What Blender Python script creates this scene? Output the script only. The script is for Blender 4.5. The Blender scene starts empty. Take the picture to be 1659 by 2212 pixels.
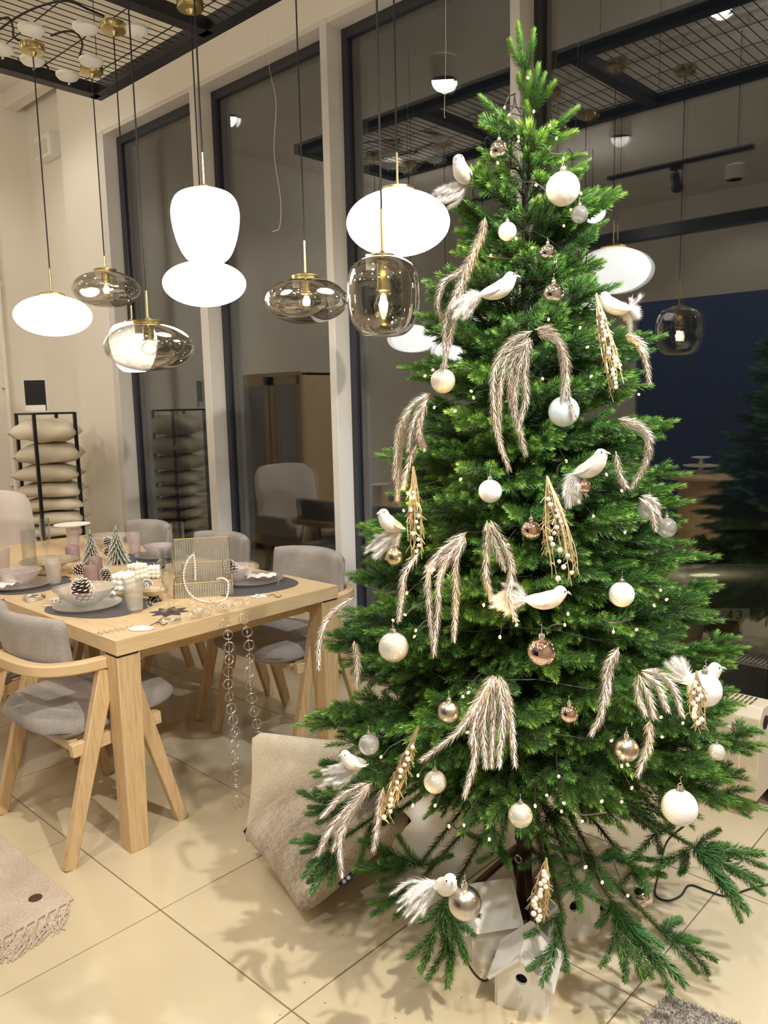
import bpy, bmesh, math, random
import numpy as np
from mathutils import Vector, Matrix
random.seed(7)
PI = math.pi
S = bpy.context.scene
C = S.collection

# ------------------------------------------------------------------ camera
IW, IH = 1659.0, 2212.0
FPX, PITCH, ROLL, YAW, CAMH = 1717.29, 0.137252, -0.0230192, 0.753227, 1.5
_d = np.array([-math.sin(YAW)*math.cos(PITCH), math.cos(YAW)*math.cos(PITCH), -math.sin(PITCH)])
_r = np.cross(_d, [0, 0, 1.0]); _r /= np.linalg.norm(_r); _u = np.cross(_r, _d)
_c, _s = math.cos(ROLL), math.sin(ROLL)
_r, _u = _c*_r + _s*_u, -_s*_r + _c*_u
CAMP = np.array([0, 0, CAMH])
cam = bpy.data.cameras.new('camera'); camo = bpy.data.objects.new('camera', cam); C.objects.link(camo)
cam.sensor_fit = 'VERTICAL'; cam.sensor_height = 36.0; cam.lens = FPX/IH*36.0
cam.clip_start = 0.02; cam.clip_end = 200
M = Matrix.Identity(4)
for i in range(3):
    M[i][0] = _r[i]; M[i][1] = _u[i]; M[i][2] = -_d[i]; M[i][3] = CAMP[i]
camo.matrix_world = M
S.camera = camo

# ------------------------------------------------------------------ world, lights, exposure
S.view_settings.view_transform = 'Standard'; S.view_settings.look = 'None'
S.view_settings.exposure = 0.28; S.view_settings.gamma = 1.0
S.view_settings.use_curve_mapping = False
w = bpy.data.worlds.new('night_sky'); S.world = w; w.use_nodes = True
w.node_tree.nodes['Background'].inputs[0].default_value = (0.02, 0.022, 0.03, 1)
w.node_tree.nodes['Background'].inputs[1].default_value = 0.35
WARM = (1.0, 0.90, 0.76); NEUT = (1.0, 0.95, 0.87); COOL = (0.88, 0.94, 1.0)
# (position, aim, watts, cone degrees, colour): the shop's track spots
SPOTS = [((0.55, 1.15, 3.2), (-1.9, 1.45, 0.4), 290, 86, NEUT),
         ((-2.6, 0.17, 3.05), (-1.15, 1.9, 0.9), 60, 70, NEUT),
         ((-0.35, -0.5, 3.15), (-1.2, 1.8, 1.2), 88, 62, COOL),
         ((0.35, 2.45, 3.2), (-1.1, 2.1, 0.9), 190, 80, COOL),
         ((-4.3, 0.4, 3.1), (-6.3, 2.9, 1.6), 230, 95, NEUT),
         ((-2.0, 0.2, 3.1), (-3.4, 1.8, 0.7), 60, 75, WARM),
         ((-1.6, -1.0, 3.1), (-3.4, -2.2, 1.2), 50, 80, NEUT)]
def spot(pos, aim, watts, cone, colr, soft=.035):
    l = bpy.data.lights.new('track_spot_light', 'SPOT'); l.energy = watts; l.spot_size = math.radians(cone)
    l.spot_blend = 0.5; l.shadow_soft_size = soft; l.color = colr
    o = bpy.data.objects.new('track_spot_light', l); C.objects.link(o); o.location = pos
    o.rotation_euler = (Vector(aim)-Vector(pos)).to_track_quat('-Z', 'Y').to_euler()
for sp in SPOTS: spot(*sp)
DOWNLIGHTS = [((x, y, 3.84), (x, y, 0), w_, 150, (1, .93, .84)) for x, y, w_ in ((-3.9, 1.3, 26), (-2.0, 1.0, 14), (-5.4, .2, 60), (-5.6, 2.0, 36), (-.4, .9, 20), (-3.6, -.9, 60), (-1.4, -1.2, 50), (.9, -1.6, 50), (1.2, 1.3, 40), (-3.4, -3.2, 40))]
for sp in DOWNLIGHTS: spot(*sp, soft=.08)

# ------------------------------------------------------------------ pixel -> point helpers (measurements from the photo)
def ray(x, y): return _d + _r*(x-IW/2)/FPX - _u*(y-IH/2)/FPX
def Pz(x, y, z): v = ray(x, y); return Vector(v*((z-CAMH)/v[2]) + CAMP)
def Py(x, y, Y): v = ray(x, y); return Vector(v*(Y/v[1]) + CAMP)
def Pd(x, y, d): return Vector(ray(x, y)*d + CAMP)
def depth(p): return float((np.array(p)-CAMP) @ _d)

# ------------------------------------------------------------------ materials
def lin(c):
    c = c/255.0
    return c/12.92 if c <= 0.04045 else ((c+0.055)/1.055)**2.4
def rgb(r, g, b): return (lin(r), lin(g), lin(b), 1)
class NT:
    def __init__(s, name):
        s.m = bpy.data.materials.new(name); s.m.use_nodes = True; s.t = s.m.node_tree
        s.b = s.t.nodes['Principled BSDF']; s.out = s.t.nodes['Material Output']
    def n(s, typ, **k):
        q = s.t.nodes.new(typ)
        for a, v in k.items():
            if a.startswith('i_'):
                q.inputs[a[2:].replace('_', ' ')].default_value = v
            else: setattr(q, a, v)
        return q
    def l(s, a, b): s.t.links.new(a, b)
    def coord(s, scale=(1, 1, 1), kind='Object'):
        tc = s.n('ShaderNodeTexCoord'); mp = s.n('ShaderNodeMapping'); mp.inputs['Scale'].default_value = scale
        s.l(tc.outputs[kind], mp.inputs['Vector']); return mp.outputs[0]
    def ramp(s, fac, stops):
        r = s.n('ShaderNodeValToRGB'); e = r.color_ramp.elements
        while len(e) < len(stops): e.new(0.5)
        for i, (p, c) in enumerate(stops): e[i].position = p; e[i].color = c
        s.l(fac, r.inputs[0]); return r.outputs[0]
    def mixc(s, fac, a, b):
        m = s.n('ShaderNodeMix', data_type='RGBA')
        for k, v in ((0, fac), (6, a), (7, b)):
            if isinstance(v, (float, int, tuple)): m.inputs[k].default_value = v
            else: s.l(v, m.inputs[k])
        return m.outputs[2]
    def bump(s, h, strength=0.3, dist=0.002):
        b = s.n('ShaderNodeBump'); b.inputs['Strength'].default_value = strength; b.inputs['Distance'].default_value = dist
        s.l(h, b.inputs['Height']); s.l(b.outputs[0], s.b.inputs['Normal'])
def mat(name, c, rough=0.5, metal=0.0, spec=0.5, c2=None, nscale=8, stretch=(1, 1, 1), bump=0, bscale=200, bdist=0.002, sheen=0, coat=0, emit=None, sub=0):
    q = NT(name); b = q.b
    b.inputs['Base Color'].default_value = c; b.inputs['Roughness'].default_value = rough
    b.inputs['Metallic'].default_value = metal; b.inputs['Specular IOR Level'].default_value = spec
    if sheen: b.inputs['Sheen Weight'].default_value = sheen
    if coat: b.inputs['Coat Weight'].default_value = coat; b.inputs['Coat Roughness'].default_value = 0.05
    if sub: b.inputs['Subsurface Weight'].default_value = sub; b.inputs['Subsurface Radius'].default_value = (0.01, 0.008, 0.006)
    if emit: b.inputs['Emission Color'].default_value = emit[0]; b.inputs['Emission Strength'].default_value = emit[1]
    if c2:
        v = q.coord(stretch); nz = q.n('ShaderNodeTexNoise', i_Scale=nscale, i_Detail=4.0); q.l(v, nz.inputs['Vector'])
        q.l(q.ramp(nz.outputs[0], [(0.35, c), (0.68, c2)]), b.inputs['Base Color'])
    if bump:
        v = q.coord(stretch if c2 else (1, 1, 1)); nz = q.n('ShaderNodeTexNoise', i_Scale=bscale, i_Detail=3.0); q.l(v, nz.inputs['Vector'])
        q.bump(nz.outputs[0], bump, bdist)
    return q.m
def schlick(q, base, power=5.0, top=1.0):
    lw = q.n('ShaderNodeLayerWeight', i_Blend=0.5)
    p = q.n('ShaderNodeMath', operation='POWER'); q.l(lw.outputs['Facing'], p.inputs[0]); p.inputs[1].default_value = power
    m = q.n('ShaderNodeMath', operation='MULTIPLY_ADD'); q.l(p.outputs[0], m.inputs[0]); m.inputs[1].default_value = top-base; m.inputs[2].default_value = base
    return m.outputs[0]
def thin_glass(name, tint=(1, 1, 1, 1), base=0.05, rough=0.0, gloss=(1, 1, 1, 1), haze=None, power=5.0, bump=0, bscale=60, bdist=0.002):
    """see-through glass: tinted transparency, Schlick mirror, optional white frosting"""
    q = NT(name)
    tr = q.n('ShaderNodeBsdfTransparent'); tr.inputs[0].default_value = tint
    gl = q.n('ShaderNodeBsdfGlossy'); gl.inputs['Color'].default_value = gloss; gl.inputs['Roughness'].default_value = rough
    body = tr.outputs[0]
    if haze:
        df = q.n('ShaderNodeBsdfDiffuse'); df.inputs[0].default_value = haze[1]
        tl = q.n('ShaderNodeBsdfTranslucent'); tl.inputs[0].default_value = haze[1]
        m0 = q.n('ShaderNodeMixShader'); m0.inputs[0].default_value = 0.4; q.l(df.outputs[0], m0.inputs[1]); q.l(tl.outputs[0], m0.inputs[2])
        mh = q.n('ShaderNodeMixShader'); mh.inputs[0].default_value = haze[0]; q.l(tr.outputs[0], mh.inputs[1]); q.l(m0.outputs[0], mh.inputs[2]); body = mh.outputs[0]
    mx = q.n('ShaderNodeMixShader'); q.l(schlick(q, base, power), mx.inputs[0]); q.l(body, mx.inputs[1]); q.l(gl.outputs[0], mx.inputs[2])
    q.l(mx.outputs[0], q.out.inputs[0])
    if bump:
        v = q.coord(); nz = q.n('ShaderNodeTexVoronoi', i_Scale=bscale); q.l(v, nz.inputs['Vector'])
        b = q.n('ShaderNodeBump'); b.inputs['Strength'].default_value = bump; b.inputs['Distance'].default_value = bdist
        q.l(nz.outputs[0], b.inputs['Height']); q.l(b.outputs[0], gl.inputs['Normal'])
    return q.m
MT = {}
MT['wall'] = mat('cream_wall_paint', rgb(238, 231, 217), 0.7, c2=rgb(233, 225, 210), nscale=1.5, bump=0.05, bscale=120)
MT['ceil'] = mat('ceiling_paint', rgb(238, 233, 224), 0.8, c2=rgb(230, 223, 211), nscale=2)
MT['frame_white'] = mat('white_window_metal', rgb(214, 208, 200), 0.35)
MT['frame_dark'] = mat('anthracite_frame', rgb(44, 47, 54), 0.35)
MT['glass'] = thin_glass('window_glass', (0.88, 0.9, 0.9, 1), 0.085)
MT['blue'] = mat('navy_wall_paint', rgb(44, 62, 100), 0.6)
MT['black'] = mat('black_metal', rgb(38, 36, 38), 0.45, metal=0.3)
MT['cable'] = mat('black_cable', rgb(30, 28, 28), 0.5)
MT['brass'] = mat('brushed_brass', rgb(206, 186, 128), 0.3, metal=1.0)
MT['goldwire'] = mat('gold_wire', rgb(226, 196, 120), 0.25, metal=1.0)
MT['silverwire'] = mat('silver_wire', rgb(226, 220, 210), 0.25, metal=0.8)
MT['plaster'] = mat('white_plastic', rgb(236, 232, 222), 0.4)
MT['opal'] = mat('lit_opal_glass', rgb(255, 250, 240), 0.2, emit=((1, 0.96, 0.9, 1), 3.6))
MT['globe'] = mat('added_globe_glow', rgb(255, 250, 240), .3, emit=((1, .95, .88, 1), 22))  # glow of the added globes that lift the ceiling brightness
MT['lens'] = mat('lit_lamp_lens', rgb(255, 244, 225), .4, emit=((1, .9, .75, 1), .8))
MT['bulb'] = mat('lit_bulb', rgb(255, 240, 200), 0.2, emit=((1, 0.83, 0.5, 1), 30))
MT['fairy'] = mat('lit_fairy_bulb', rgb(255, 230, 170), 0.2, emit=((1, 0.55, 0.17, 1), 2.6))
MT['smoke'] = thin_glass('smoky_mirrored_glass', (0.66, 0.64, 0.60, 1), 0.2, gloss=(1, 0.97, 0.93, 1), power=2.2)
MT['clear'] = thin_glass('clear_glass', (0.94, 0.95, 0.95, 1), 0.05, power=2.2)
MT['frost'] = thin_glass('rippled_glass', (0.97, 0.965, 0.95, 1), 0.07, rough=0.08, haze=(0.22, rgb(240, 234, 226)), power=2.5, bump=0.6, bscale=260)
MT['frostpink'] = thin_glass('rose_rippled_glass', (0.93, 0.89, 0.88, 1), 0.07, rough=0.08, haze=(0.26, rgb(240, 230, 226)), power=2.5, bump=0.6, bscale=260)
MT['goldglass'] = thin_glass('golden_crackled_glass', (0.85, 0.78, 0.6, 1), 0.12, rough=0.12, haze=(0.45, rgb(204, 184, 138)), power=2.5, bump=0.8, bscale=200)
MT['ribrod'] = thin_glass('ribbed_glass_rods', (0.90, 0.88, 0.84, 1), 0.10, rough=0.02, haze=(0.24, rgb(246, 240, 224)), power=1.3)
MT['ribglass'] = thin_glass('ribbed_glass', (0.97, 0.96, 0.93, 1), 0.07, rough=0.03, haze=(0.08, rgb(230, 224, 210)), power=2.0)
# floor tile
q = NT('glossy_cream_tile'); v = q.coord(); nz = q.n('ShaderNodeTexNoise', i_Scale=5.0, i_Detail=6.0); q.l(v, nz.inputs['Vector'])
oi = q.n('ShaderNodeObjectInfo')
base = q.ramp(nz.outputs[0], [(0.3, rgb(205, 188, 156)), (0.7, rgb(217, 201, 169))])
q.l(q.mixc(oi.outputs['Random'], base, rgb(211, 195, 163)), q.b.inputs['Base Color']); q.b.inputs['Roughness'].default_value = 0.09; q.b.inputs['Specular IOR Level'].default_value = 0.55
MT['tile'] = q.m
MT['grout'] = mat('brown_grout', rgb(128, 106, 84), 0.8)
# oak
def wood(name, a, b, sc, stretch):
    q = NT(name); v = q.coord(stretch); nz = q.n('ShaderNodeTexNoise', i_Scale=sc, i_Detail=8.0, i_Distortion=0.15); q.l(v, nz.inputs['Vector'])
    q.l(q.ramp(nz.outputs[0], [(0.3, a), (0.55, b), (0.75, a)]), q.b.inputs['Base Color']); q.b.inputs['Roughness'].default_value = 0.42
    q.bump(nz.outputs[0], 0.12, 0.002); return q.m
MT['oakx'] = wood('oak_grain_across', rgb(202, 170, 124), rgb(218, 190, 148), 6, (1, 14, 14))
MT['oakz'] = wood('oak_grain_upright', rgb(192, 158, 112), rgb(214, 184, 140), 6, (14, 14, 1))
MT['oakc'] = mat('oak_bent', rgb(208, 176, 130), .42, c2=rgb(217, 188, 146), nscale=5)
MT['oaky'] = wood('oak_grain_along', rgb(202, 170, 124), rgb(218, 190, 148), 6, (14, 1, 14))
def fabric(name, a, b, sc=350, bs=0.6, stretch=(1, 1, 1), rough=0.9):
    q = NT(name); v = q.coord(stretch); nz = q.n('ShaderNodeTexNoise', i_Scale=sc, i_Detail=2.0); q.l(v, nz.inputs['Vector'])
    n2 = q.n('ShaderNodeTexNoise', i_Scale=6.0, i_Detail=3.0); q.l(v, n2.inputs['Vector'])
    f = q.n('ShaderNodeMath', operation='ADD'); q.l(nz.outputs[0], f.inputs[0]); q.l(n2.outputs[0], f.inputs[1])
    f2 = q.n('ShaderNodeMath', operation='MULTIPLY'); q.l(f.outputs[0], f2.inputs[0]); f2.inputs[1].default_value = 0.5
    q.l(q.ramp(f2.outputs[0], [(0.38, a), (0.62, b)]), q.b.inputs['Base Color']); q.b.inputs['Roughness'].default_value = rough; q.b.inputs['Specular IOR Level'].default_value = 0.2
    q.b.inputs['Sheen Weight'].default_value = 0.2; q.bump(nz.outputs[0], bs, 0.002); return q.m
MT['greyfab'] = fabric('grey_woven_fabric', rgb(138, 131, 125), rgb(180, 171, 162))
MT['cream'] = fabric('cream_boucle', rgb(220, 204, 178), rgb(240, 228, 206), 160, 0.9)
MT['taupe'] = fabric('taupe_chenille', rgb(150, 134, 114), rgb(206, 190, 168), 90, 1.0, (1, 4, 1))
MT['linen'] = fabric('ecru_linen', rgb(206, 192, 164), rgb(228, 216, 190), 300, 0.4)
MT['armfab'] = fabric('offwhite_upholstery', rgb(222, 208, 196), rgb(236, 224, 212), 300, 0.3)
MT['rug'] = fabric('washed_beige_rug', rgb(186, 166, 148), rgb(214, 196, 178), 120, 1.0)
MT['rugpile'] = fabric('greige_pile', rgb(160, 148, 138), rgb(204, 192, 180), 140, 1.0)
MT['matgrey'] = mat('charcoal_leather', rgb(84, 82, 82), 0.55)
MT['darkmat'] = mat('dark_brown_felt', rgb(74, 62, 60), 0.8)
MT['wax'] = mat('white_wax', rgb(240, 234, 218), 0.45, sub=0.3)
MT['mauve'] = mat('mauve_wax', rgb(140, 112, 108), 0.5, c2=rgb(150, 122, 116), nscale=30)
MT['white'] = mat('white_paint', rgb(240, 236, 228), 0.5)
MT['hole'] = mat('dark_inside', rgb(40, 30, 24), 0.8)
MT['gold'] = mat('gold_metal', rgb(212, 180, 92), 0.28, metal=1.0)
MT['champ'] = mat('champagne_glitter', rgb(206, 192, 176), 0.34, metal=0.5, c2=rgb(242, 232, 220), nscale=400)
MT['sprig'] = mat('gold_glitter_twig', rgb(206, 184, 140), 0.35, metal=0.6)
MT['pearl'] = mat('pearl', rgb(240, 230, 214), 0.2, metal=0.15, coat=0.6)
MT['feather'] = mat('white_feather', rgb(250, 247, 242), 0.75, sheen=0.3)
MT['birdb'] = mat('white_bird_body', rgb(246, 242, 236), 0.6, c2=rgb(236, 230, 224), nscale=60, bump=0.3, bscale=220)
MT['beak'] = mat('grey_beak', rgb(190, 182, 178), 0.4)
MT['eye'] = mat('black_eye', rgb(12, 12, 12), 0.1)
MT['b_white'] = mat('glossy_white_bauble', rgb(244, 243, 240), 0.06, coat=1.0)
MT['b_pearl'] = mat('pearly_bauble', rgb(226, 222, 208), 0.14, metal=0.35, coat=1.0)
MT['b_blue'] = mat('pale_blue_bauble', rgb(214, 232, 238), 0.12, coat=0.8)
MT['b_mirror'] = mat('mirrored_silver_bauble', rgb(232, 226, 218), 0.02, metal=1.0)
MT['b_rose'] = mat('mirrored_rose_bauble', rgb(236, 206, 192), 0.02, metal=1.0)
MT['b_matte'] = mat('satin_silver_bauble', rgb(206, 200, 190), 0.28, metal=1.0)
MT['b_clear'] = thin_glass('clear_glitter_bauble', (0.86, 0.86, 0.84, 1), 0.14, haze=(0.35, rgb(230, 228, 224)), power=2.0)
MT['b_champ'] = mat('satin_champagne_bauble', rgb(214, 196, 164), 0.25, metal=1.0)
MT['cap'] = mat('silver_cap', rgb(220, 214, 206), 0.2, metal=0.9)
MT['bark'] = mat('brown_stem', rgb(70, 52, 34), 0.8)
MT['trunk'] = mat('dark_green_pole', rgb(34, 40, 32), 0.45)
MT['stand'] = mat('brown_steel_stand', rgb(66, 42, 32), 0.4, metal=0.4)
MT['cone'] = mat('pinecone_brown', rgb(84, 52, 38), 0.6)
MT['snow'] = mat('snow_flock', rgb(244, 240, 234), 0.8)
MT['rad'] = mat('radiator_enamel', rgb(232, 216, 188), 0.35)
MT['radslot'] = mat('radiator_shadow', rgb(112, 90, 60), 0.7)
MT['carpaint'] = mat('olive_grey_car_paint', rgb(120, 122, 104), 0.25, metal=0.4, coat=0.6)
MT['tyre'] = mat('tyre_rubber', rgb(24, 24, 24), 0.8)
MT['asphalt'] = mat('dark_asphalt', rgb(60, 58, 56), 0.9, c2=rgb(76, 72, 68), nscale=8)
MT['grate'] = mat('galvanised_grate', rgb(120, 120, 126), 0.5, metal=0.5)
MT['plate'] = mat('plate_white', rgb(226, 222, 200), 0.5)
MT['teal'] = fabric('teal_cloth', rgb(36, 74, 84), rgb(56, 100, 110))
MT['lilac'] = fabric('lilac_grey_cloth', rgb(176, 164, 180), rgb(206, 194, 204))
# needles: colour follows growth (old dark needles at the base, fresh yellow-green ones at the tip)
q = NT('fir_needles'); at = q.n('ShaderNodeAttribute', attribute_name='tone'); oi = q.n('ShaderNodeObjectInfo')
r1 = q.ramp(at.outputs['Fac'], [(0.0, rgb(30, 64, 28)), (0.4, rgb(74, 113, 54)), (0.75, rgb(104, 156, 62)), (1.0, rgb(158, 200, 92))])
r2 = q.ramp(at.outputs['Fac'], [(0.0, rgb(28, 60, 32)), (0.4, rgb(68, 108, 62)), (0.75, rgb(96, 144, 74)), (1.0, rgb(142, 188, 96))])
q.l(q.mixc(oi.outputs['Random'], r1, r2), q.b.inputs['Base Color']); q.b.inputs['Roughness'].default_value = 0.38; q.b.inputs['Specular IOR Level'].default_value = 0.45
MT['needle'] = q.m
q = NT('snowy_needles'); at = q.n('ShaderNodeAttribute', attribute_name='tone')
q.l(q.ramp(at.outputs['Fac'], [(0.0, rgb(92, 104, 76)), (0.5, rgb(166, 168, 146)), (1.0, rgb(236, 232, 220))]), q.b.inputs['Base Color']); q.b.inputs['Roughness'].default_value = 0.8
MT['snowneedle'] = q.m

# ------------------------------------------------------------------ mesh builder
def frame_of(t):
    t = Vector(t).normalized(); a = Vector((0, 0, 1)) if abs(t.z) < 0.95 else Vector((1, 0, 0))
    n = t.cross(a).normalized(); return t, n, t.cross(n).normalized()
class MB:
    def __init__(s): s.v = []; s.f = []; s.sm = []; s.mi = []; s.cur = 0
    def add(s, vs, fs, smooth=False):
        o = len(s.v); s.v += [tuple(p) for p in vs]
        for f in fs: s.f.append(tuple(i+o for i in f)); s.sm.append(smooth); s.mi.append(s.cur)
        return s
    def box(s, c, d, rz=0, mtx=None):
        vs = []
        for z in (-1, 1):
            for y in (-1, 1):
                for x in (-1, 1): vs.append(Vector((x*d[0]/2, y*d[1]/2, z*d[2]/2)))
        R = mtx if mtx is not None else Matrix.Rotation(rz, 3, 'Z'); c = Vector(c)
        return s.add([R @ p + c for p in vs], [(0, 2, 3, 1), (4, 5, 7, 6), (0, 1, 5, 4), (2, 6, 7, 3), (0, 4, 6, 2), (1, 3, 7, 5)])
    def bar(s, a, b, w, h, up=(0, 0, 1), w2=None, h2=None):
        a = Vector(a); b = Vector(b); t = (b-a).normalized(); up = Vector(up)
        n = t.cross(up)
        if n.length < 1e-4: n = t.cross(Vector((1, 0, 0)))
        n.normalize(); u = n.cross(t).normalized(); w2 = w2 or w; h2 = h2 or h
        vs = []
        for p, ww, hh in ((a, w, h), (b, w2, h2)):
            for i, j in ((-1, -1), (1, -1), (1, 1), (-1, 1)): vs.append(p + n*ww*i/2 + u*hh*j/2)
        return s.add(vs, [(3, 2, 1, 0), (4, 5, 6, 7), (0, 1, 5, 4), (1, 2, 6, 5), (2, 3, 7, 6), (3, 0, 4, 7)])
    def tube(s, pts, r, n=8, cap=True, closed=False):
        pts = [Vector(p) for p in pts]; m = len(pts); rs = r if hasattr(r, '__len__') else [r]*m
        vs = []; pn = None
        for i, p in enumerate(pts):
            if closed: t = pts[(i+1) % m]-pts[i-1]
            else: t = pts[min(i+1, m-1)]-pts[max(i-1, 0)]
            if t.length < 1e-9: t = Vector((0, 0, 1))
            t.normalize()
            if pn is None: _, pn, _ = frame_of(t)
            nn = pn - t*pn.dot(t)
            if nn.length < 1e-6: _, nn, _ = frame_of(t)
            nn.normalize(); pn = nn; b = t.cross(nn)
            for k in range(n):
                a = 2*PI*k/n; vs.append(p + (nn*math.cos(a)+b*math.sin(a))*rs[i])
        fs = []
        for i in range(m if closed else m-1):
            j = (i+1) % m
            for k in range(n): fs.append((i*n+k, i*n+(k+1) % n, j*n+(k+1) % n, j*n+k))
        if cap and not closed: fs += [tuple(range(n))[::-1], tuple((m-1)*n+k for k in range(n))]
        return s.add(vs, fs, True)
    def lathe(s, prof, n=32, c=(0, 0, 0), mod=None, mtx=None):
        c = Vector(c); vs = []
        for (r, z) in prof:
            for k in range(n):
                a = 2*PI*k/n; rr = r*(mod(k, r, z) if mod else 1)
                p = Vector((rr*math.cos(a), rr*math.sin(a), z))
                if mtx is not None: p = mtx @ p
                vs.append(p + c)
        fs = []
        for i in range(len(prof)-1):
            for k in range(n): fs.append((i*n+k, i*n+(k+1) % n, (i+1)*n+(k+1) % n, (i+1)*n+k))
        if prof[0][0] > 1e-5: fs.append(tuple(range(n))[::-1])
        if prof[-1][0] > 1e-5: fs.append(tuple((len(prof)-1)*n+k for k in range(n)))
        return s.add(vs, fs, True)
    def ball(s, c, r, n=16, sc=(1, 1, 1)):
        m = max(4, n//2); pr = [(math.sin(PI*i/m), -math.cos(PI*i/m)) for i in range(m+1)]
        pr[0] = (1e-6, -1); pr[-1] = (1e-6, 1)
        return s.lathe(pr, n, c, mtx=Matrix.Diagonal((r*sc[0], r*sc[1], r*sc[2])))
    def prism(s, poly, z0, z1, c=(0, 0, 0), mtx=None):
        c = Vector(c); n = len(poly); vs = [Vector((x, y, z)) for z in (z0, z1) for x, y in poly]
        if mtx is not None: vs = [mtx @ p for p in vs]
        return s.add([p+c for p in vs], [tuple(range(n))[::-1], tuple(range(n, 2*n))] + [(i, (i+1) % n, n+(i+1) % n, n+i) for i in range(n)])
    def ring(s, c, R, r, nrm=(0, 0, 1), n=24, k=5, sx=1):
        t, a, b = frame_of(nrm); c = Vector(c)
        return s.tube([c + a*R*math.cos(2*PI*i/n)*sx + b*R*math.sin(2*PI*i/n) for i in range(n)], r, k, closed=True)
    def build(s, name, m, parent=None, loc=None, bevel=0, seg=2):
        me = bpy.data.meshes.new(name); vs = s.v
        if loc is not None: vs = [(p[0]-loc[0], p[1]-loc[1], p[2]-loc[2]) for p in s.v]
        me.from_pydata(vs, [], s.f); me.polygons.foreach_set('use_smooth', s.sm)
        ms = m if isinstance(m, (list, tuple)) else [m]
        for k in ms: me.materials.append(MT[k])
        if len(ms) > 1: me.polygons.foreach_set('material_index', s.mi)
        me.update(); me.set_sharp_from_angle(angle=math.radians(42))
        o = bpy.data.objects.new(name, me); C.objects.link(o)
        if parent: o.parent = parent
        elif loc is not None: o.location = loc
        if bevel:
            b = o.modifiers.new('bevel', 'BEVEL'); b.width = bevel; b.segments = seg; b.limit_method = 'ANGLE'
        return o
def tag(o, label=None, cat=None, group=None, kind=None):
    if label: o['label'] = label
    if cat: o['category'] = cat
    if group: o['group'] = group
    if kind: o['kind'] = kind
    return o
def thing(name, label, cat, loc=(0, 0, 0), rz=0, group=None, rot=None):
    o = bpy.data.objects.new(name, None); C.objects.link(o); o.location = loc
    o.rotation_euler = rot if rot is not None else (0, 0, rz); o.empty_display_size = 0.05
    return tag(o, label, cat, group)
def dup(root, loc=None, rz=None, label=None, scale=None, group=None):
    r = root.copy(); C.objects.link(r)
    if loc is not None: r.location = loc
    if rz is not None: r.rotation_euler = (0, 0, rz)
    if scale: r.scale = (scale,)*3
    if label: r['label'] = label
    if group: r['group'] = group
    for ch in list(root.children):
        c = ch.copy(); C.objects.link(c); c.parent = r
        for g in list(ch.children):
            d = g.copy(); C.objects.link(d); d.parent = c
    return r
def child(o, parent): o.parent = parent; return o
def crv(pts, n=6):
    """Catmull-Rom through points"""
    P = [Vector(p) for p in pts]; P = [P[0]*2-P[1]] + P + [P[-1]*2-P[-2]]; out = []
    for i in range(1, len(P)-2):
        for k in range(n):
            t = k/n; a, b, c, d = P[i-1], P[i], P[i+1], P[i+2]
            out.append(0.5*((2*b)+(c-a)*t+(2*a-5*b+4*c-d)*t*t+(3*b-a-3*c+d)*t**3))
    out.append(P[-2]); return out

# ================================================================== SETTING
YW, YG, ZC = 2.975, 3.1, 4.0
XL, XR, YB = -6.75, 2.4, -4.2
fl = MB().box(((XL+XR)/2, (YB+YG)/2, -0.03), (XR-XL, YG-YB, 0.054)).build('floor', 'grout'); tag(fl, kind='structure', label='floor of large glossy cream square tiles')
TS = 0.606
tb = MB(); e = 0.0022; h = TS/2-e
tb.add([(-h, -h, -0.012), (h, -h, -0.012), (h, h, -0.012), (-h, h, -0.012), (-h, -h, -0.001), (h, -h, -0.001), (h, h, -0.001), (-h, h, -0.001),
        (-h+.001, -h+.001, 0), (h-.001, -h+.001, 0), (h-.001, h-.001, 0), (-h+.001, h-.001, 0)],
       [(0, 1, 5, 4), (1, 2, 6, 5), (2, 3, 7, 6), (3, 0, 4, 7), (4, 5, 9, 8), (5, 6, 10, 9), (6, 7, 11, 10), (7, 4, 8, 11), (8, 9, 10, 11)])
t0 = tb.build('tile', 'tile', fl); first = True
for i in range(-8, 8):
    for j in range(-9, 4):
        cx, cy = -2.025+TS*(i+.5), 1.134+TS*(j+.5)
        if cx-TS/2 < XL-.5 or cx+TS/2 > XR+.5 or cy+TS/2 > YG+.35 or cy-TS/2 < YB-.4: continue
        o = t0 if first else t0.copy()
        if not first: C.objects.link(o)
        first = False; o.location = (cx, cy, 0)
def structure(name, mb, m, label=None, bevel=0): return tag(mb.build(name, m, bevel=bevel), label, kind='structure')
structure('ceiling', MB().box(((XL+XR)/2, (YB+YG)/2, ZC+.05), (XR-XL+.4, YG-YB+.4, .1)), 'ceil')
structure('wall_left', MB().box((XL-.05, (YB+YG)/2, ZC/2), (.1, YG-YB+.2, ZC)), 'wall')
structure('wall_right', MB().box((XR+.05, (YB+YG)/2, ZC/2), (.1, YG-YB+.2, ZC)), 'wall')
structure('wall_front', MB().box(((XL+XR)/2, YB-.05, ZC/2), (XR-XL+.2, .1, ZC)), 'wall')
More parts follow.
